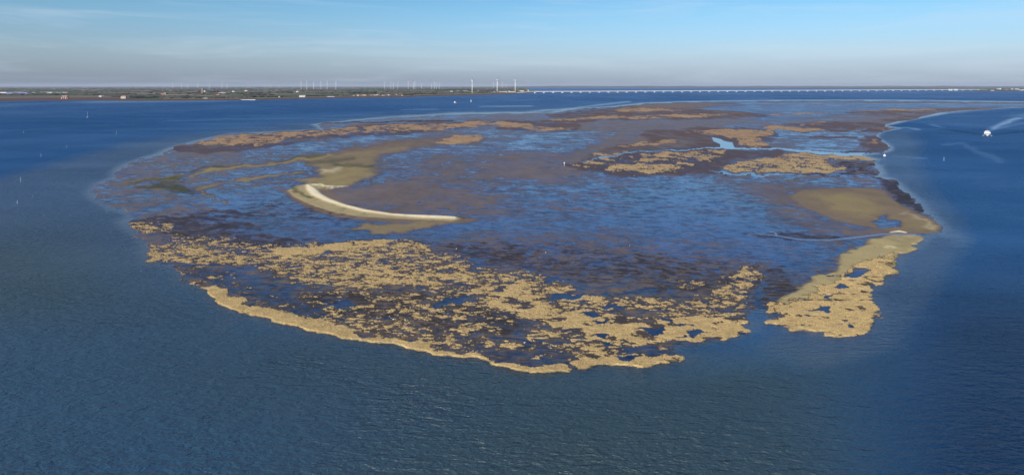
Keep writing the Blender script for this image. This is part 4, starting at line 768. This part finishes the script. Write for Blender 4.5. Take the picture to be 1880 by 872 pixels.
# ------------------------------------------------------------------ houses and farms on the far shore
m_brick = mat('warm_brick', (.34,.17,.11), .85, .25, .1); m_brickp = mat('faded_red_brick', (.42,.24,.20), .85, .25, .1); m_cream = mat('cream_render', (.58,.51,.42), .8, .1, .1); m_wht = mat('white_render', (.66,.65,.62), .7, .05, .1); m_tile = mat('orange_roof_tile', (.42,.17,.09), .8, .25, .2); m_slate = mat('grey_roof', (.20,.20,.21), .7, .2, .2); m_metal = mat('pale_metal_roof', (.74,.76,.78), .35, .05, .1); m_glassb = mat('blue_greenhouse_glass', (.20,.27,.48), .25, .2, .02)
def house(name, px, py, w_, d_, h_, rf, wall, roof, label, cat='house', group=None, rz=0., win=True, zb=1.5):
    x, z = ground(px, py); t = empty(name, (x, z, zb), rz); tag(t, label, cat, group)
    wl = MB().box(-w_/2, w_/2, -d_/2, d_/2, -1.5, h_).build('wall', wall, t)
    MB().loft([[(sx*(w_/2+.5), -d_/2-.6, h_), (sx*(w_/2+.5), d_/2+.6, h_), (sx*(w_/2+.5), 0, h_+rf)] for sx in (-1, 1)]).build('roof', roof, t)
    if win:
        n_ = max(2, int(w_/9))
        for k in range(n_): 
            u = (k+.5)/n_*w_-w_/2; MB().box(u-1.1, u+1.1, -d_/2-.12, -d_/2+.1, h_*.3, h_*.75).build('window', m_dkwin, t)
    return t
house('pump_station', 119.5, 180.6, 32, 12, 10, 4, m_brickp, m_brickp, 'red and white sluice building at the creek mouth on the far left shore', 'building')
for k in range(4):
    x, z = ground(114+k*3.6, 182.4); MB().box(-2.2, 2.2, -5, 5, -1, 8).build('sluice_pier', m_brickp if k % 2 else m_cream, None, (x, z, 0)); tag(bpy.context.scene.collection.objects[-1], ['leftmost','second from left','third from left','rightmost'][k]+' pier of the sluice below the red building', 'pier', 'piers of the sluice')
house('greenhouse', 13, 171.6, 110, 40, 7, 2, m_metal, m_metal, 'long white greenhouse at the left edge of the far farmland', 'greenhouse', win=False)
house('greenhouse', 35, 172.4, 190, 60, 9, 3, m_glassb, m_glassb, 'wide blue glass greenhouse right of the white one at far left', 'greenhouse', win=False)
house('greenhouse', 60, 171.6, 70, 40, 6, 2, m_glassb, m_metal, 'small bluish greenhouse with pale roof beside the wide blue one', 'greenhouse', win=False)
for k, (px, py, w_, lb) in enumerate(((86,171.6,110,'white shed at the left end of the pale farm row'),(103,172,130,'long white shed in the middle of the pale farm row'),(119,172,60,'white shed at the right end of the pale farm row'))): house('farm_shed', px, py, w_, 30, 7, 3, m_wht, m_metal, lb, 'shed', 'pale sheds of the left farm', win=False)
house('farmhouse', 185, 178.7, 17, 12, 7, 4, m_wht, m_slate, 'left of the twin white farmhouses among trees on the left shore'); house('farmhouse', 189, 178.6, 12, 11, 6, 4, m_wht, m_tile, 'right of the twin white farmhouses among trees on the left shore')
house('farmhouse', 227.5, 181.8, 26, 14, 11, 5, m_cream, m_tile, 'cream house with orange roof at the foot of the left dike')
house('farmhouse', 302.5, 174.4, 15, 12, 9, 3, m_wht, m_wht, 'bright white house end beside a red farm roof'); house('farmhouse', 298.6, 174.8, 26, 14, 6, 5, m_brick, m_tile, 'red roofed farm just left of the bright white house')
house('farmhouse', 375, 169.6, 30, 16, 14, 6, m_wht, m_slate, 'tall white farmhouse right of the church tower')
x, z = ground(371.6, 172.6); t = empty('church_tower', (x, z, 1.5)); tag(t, 'square dark brick church tower rising from the left farmland', 'tower'); MB().box(-8, 8, -8, 8, -1, 34, .8, .8).build('wall', m_brick, t); MB().box(-7.4, 7.4, -7.4, 7.4, 33.9, 50, 7, 7).build('spire', m_slate, t)
house('farm_shed', 408, 173.6, 62, 26, 8, 4, m_wht, m_metal, 'long white barn with pale roof behind the bright green field', 'shed', win=False)
house('farmhouse', 400.5, 178.2, 20, 12, 7, 8, m_cream, m_tile, 'steep roofed farmhouse behind the bright green field'); house('farmhouse', 428.5, 169.4, 26, 14, 9, 5, m_wht, m_slate, 'white house left of a pair by a far shelterbelt'); house('farmhouse', 452, 168, 34, 16, 10, 5, m_wht, m_tile, 'white house right of a pair by a far shelterbelt')
house('farmhouse', 378, 182.9, 20, 11, 5, 3, m_cream, m_slate, 'low cottage at the left end of the bright green field')
x, z = ground(456, 184.2); o = MB().box(-38, 38, -5, 5, -1, 2.4, 3, 1).build('jetty', m_wht, None, (x, z, 0)); tag(o, 'white jetty wall at the water edge below the green field', 'jetty')
house('boathouse', 555.5, 180.3, 34, 18, 9, 5, m_wht, m_cream, 'white boathouse with cream roof standing alone on the dike', 'boathouse'); house('boathouse', 513, 180.6, 9, 8, 8, 2, m_wht, m_slate, 'small white hut on the dike left of the boathouse', 'hut')
house('farmhouse', 546, 170, 24, 14, 10, 6, m_wht, m_slate, 'white farmhouse out among the green fields'); house('farm_shed', 608, 179.6, 44, 14, 4, 2, m_wht, m_metal, 'low white shed on the dike right of the boathouse', 'shed', win=False)
hr = random.Random(4)
for k in range(26):      # the harbour village
    px = 650+k*3.55+hr.uniform(-.8, .8); py = np.interp(px, [650,750], [178.0,177.0])-hr.uniform(0, 1.2); wl = hr.choice([m_cream, m_cream, m_brick, m_wht]); rf_ = hr.choice([m_tile, m_tile, m_cream, m_slate])
    wn = {'cream_render':'cream','warm_brick':'brick','white_render':'white'}[wl.name]; rn = {'orange_roof_tile':'orange','cream_render':'pale','grey_roof':'grey'}[rf_.name]
    house('village_house', px, py, hr.uniform(9, 15), 9, hr.uniform(4.5, 7.5), 4, wl, rf_, '', 'house', 'houses of the harbour village', rz=hr.uniform(-.3, .3))['label'] = f'{wn} village house with {rn} roof, {ORD[k] if k < 11 else str(k+1)+"th from left"} in the harbour row'
for k, (px, py, w_, h_) in enumerate(((829,169,30,7),(841,168.6,40,8),(853,168.6,34,9),(857.5,168.4,16,7),(878,168.4,24,7))): house('farmhouse', px, py, w_, 14, h_, 4, m_wht, m_slate, ORD[k]+' of five white houses behind the leftmost tall turbine', 'house', 'white houses behind the tall turbines')
for px, py, w_, h_, wl, rf_, lb in ((907.5,171,18,7,m_wht,m_metal,'small white hall left of the middle tall turbine'),(923.5,170.9,86,9,m_cream,m_metal,'long cream hall between the middle and right tall turbines'),(934.5,170.2,11,13,m_wht,m_wht,'narrow white tower house by the long cream hall'),
      (941,170.6,60,8,m_cream,m_cream,'cream hall at the foot of the right tall turbine'),(957,168.6,66,7,m_wht,m_metal,'white hall with pale roof right of the tall turbines'),(969.8,168.4,16,12,m_wht,m_wht,'white harbour office at the left end of the bridge')): house('harbour_hall', px, py, w_, 20, h_, 3, wl, rf_, lb, 'hall', zb=2.2, win=False)
for k, (px, py, w_, h_) in enumerate(((1822,167.4,40,8),(1833,164.6,60,14),(1836,164.8,30,20),(1858,164.9,40,12),(1867,165,70,14),(1873,166.6,24,10),(1876,166.8,30,12),(1879,166.4,26,12),(1848,166,60,9))): house('town_house', px, py, w_, 18, h_, 5, m_wht if k != 8 else m_brick, m_slate if k % 2 else m_tile, (ORD[k] if k < 8 else 'low brick')+(' of the white town blocks beyond the right end of the bridge' if k < 8 else ' block among the white ones beyond the right end of the bridge'), 'building', 'town beyond the right end of the bridge', win=k < 2)

# ------------------------------------------------------------------ air
def build_haze(density=1.7e-5):
    o = MB().box(-95000, 95000, -75000, 75000, -3.0, 215).build('haze', m_white); tag(o, 'thin bluish haze lying over the whole estuary', None, None, 'stuff')
    m = bpy.data.materials.new('haze_air'); m.use_nodes = True; n = m.node_tree.nodes; n.clear()
    ot = n.new('ShaderNodeOutputMaterial'); pv = n.new('ShaderNodeVolumePrincipled'); pv.inputs['Density'].default_value = density; pv.inputs['Color'].default_value = (.78, .86, .97, 1); pv.inputs['Anisotropy'].default_value = 0.0
    m.node_tree.links.new(pv.outputs[0], ot.inputs['Volume']); o.data.materials.clear(); o.data.materials.append(m)
build_haze()
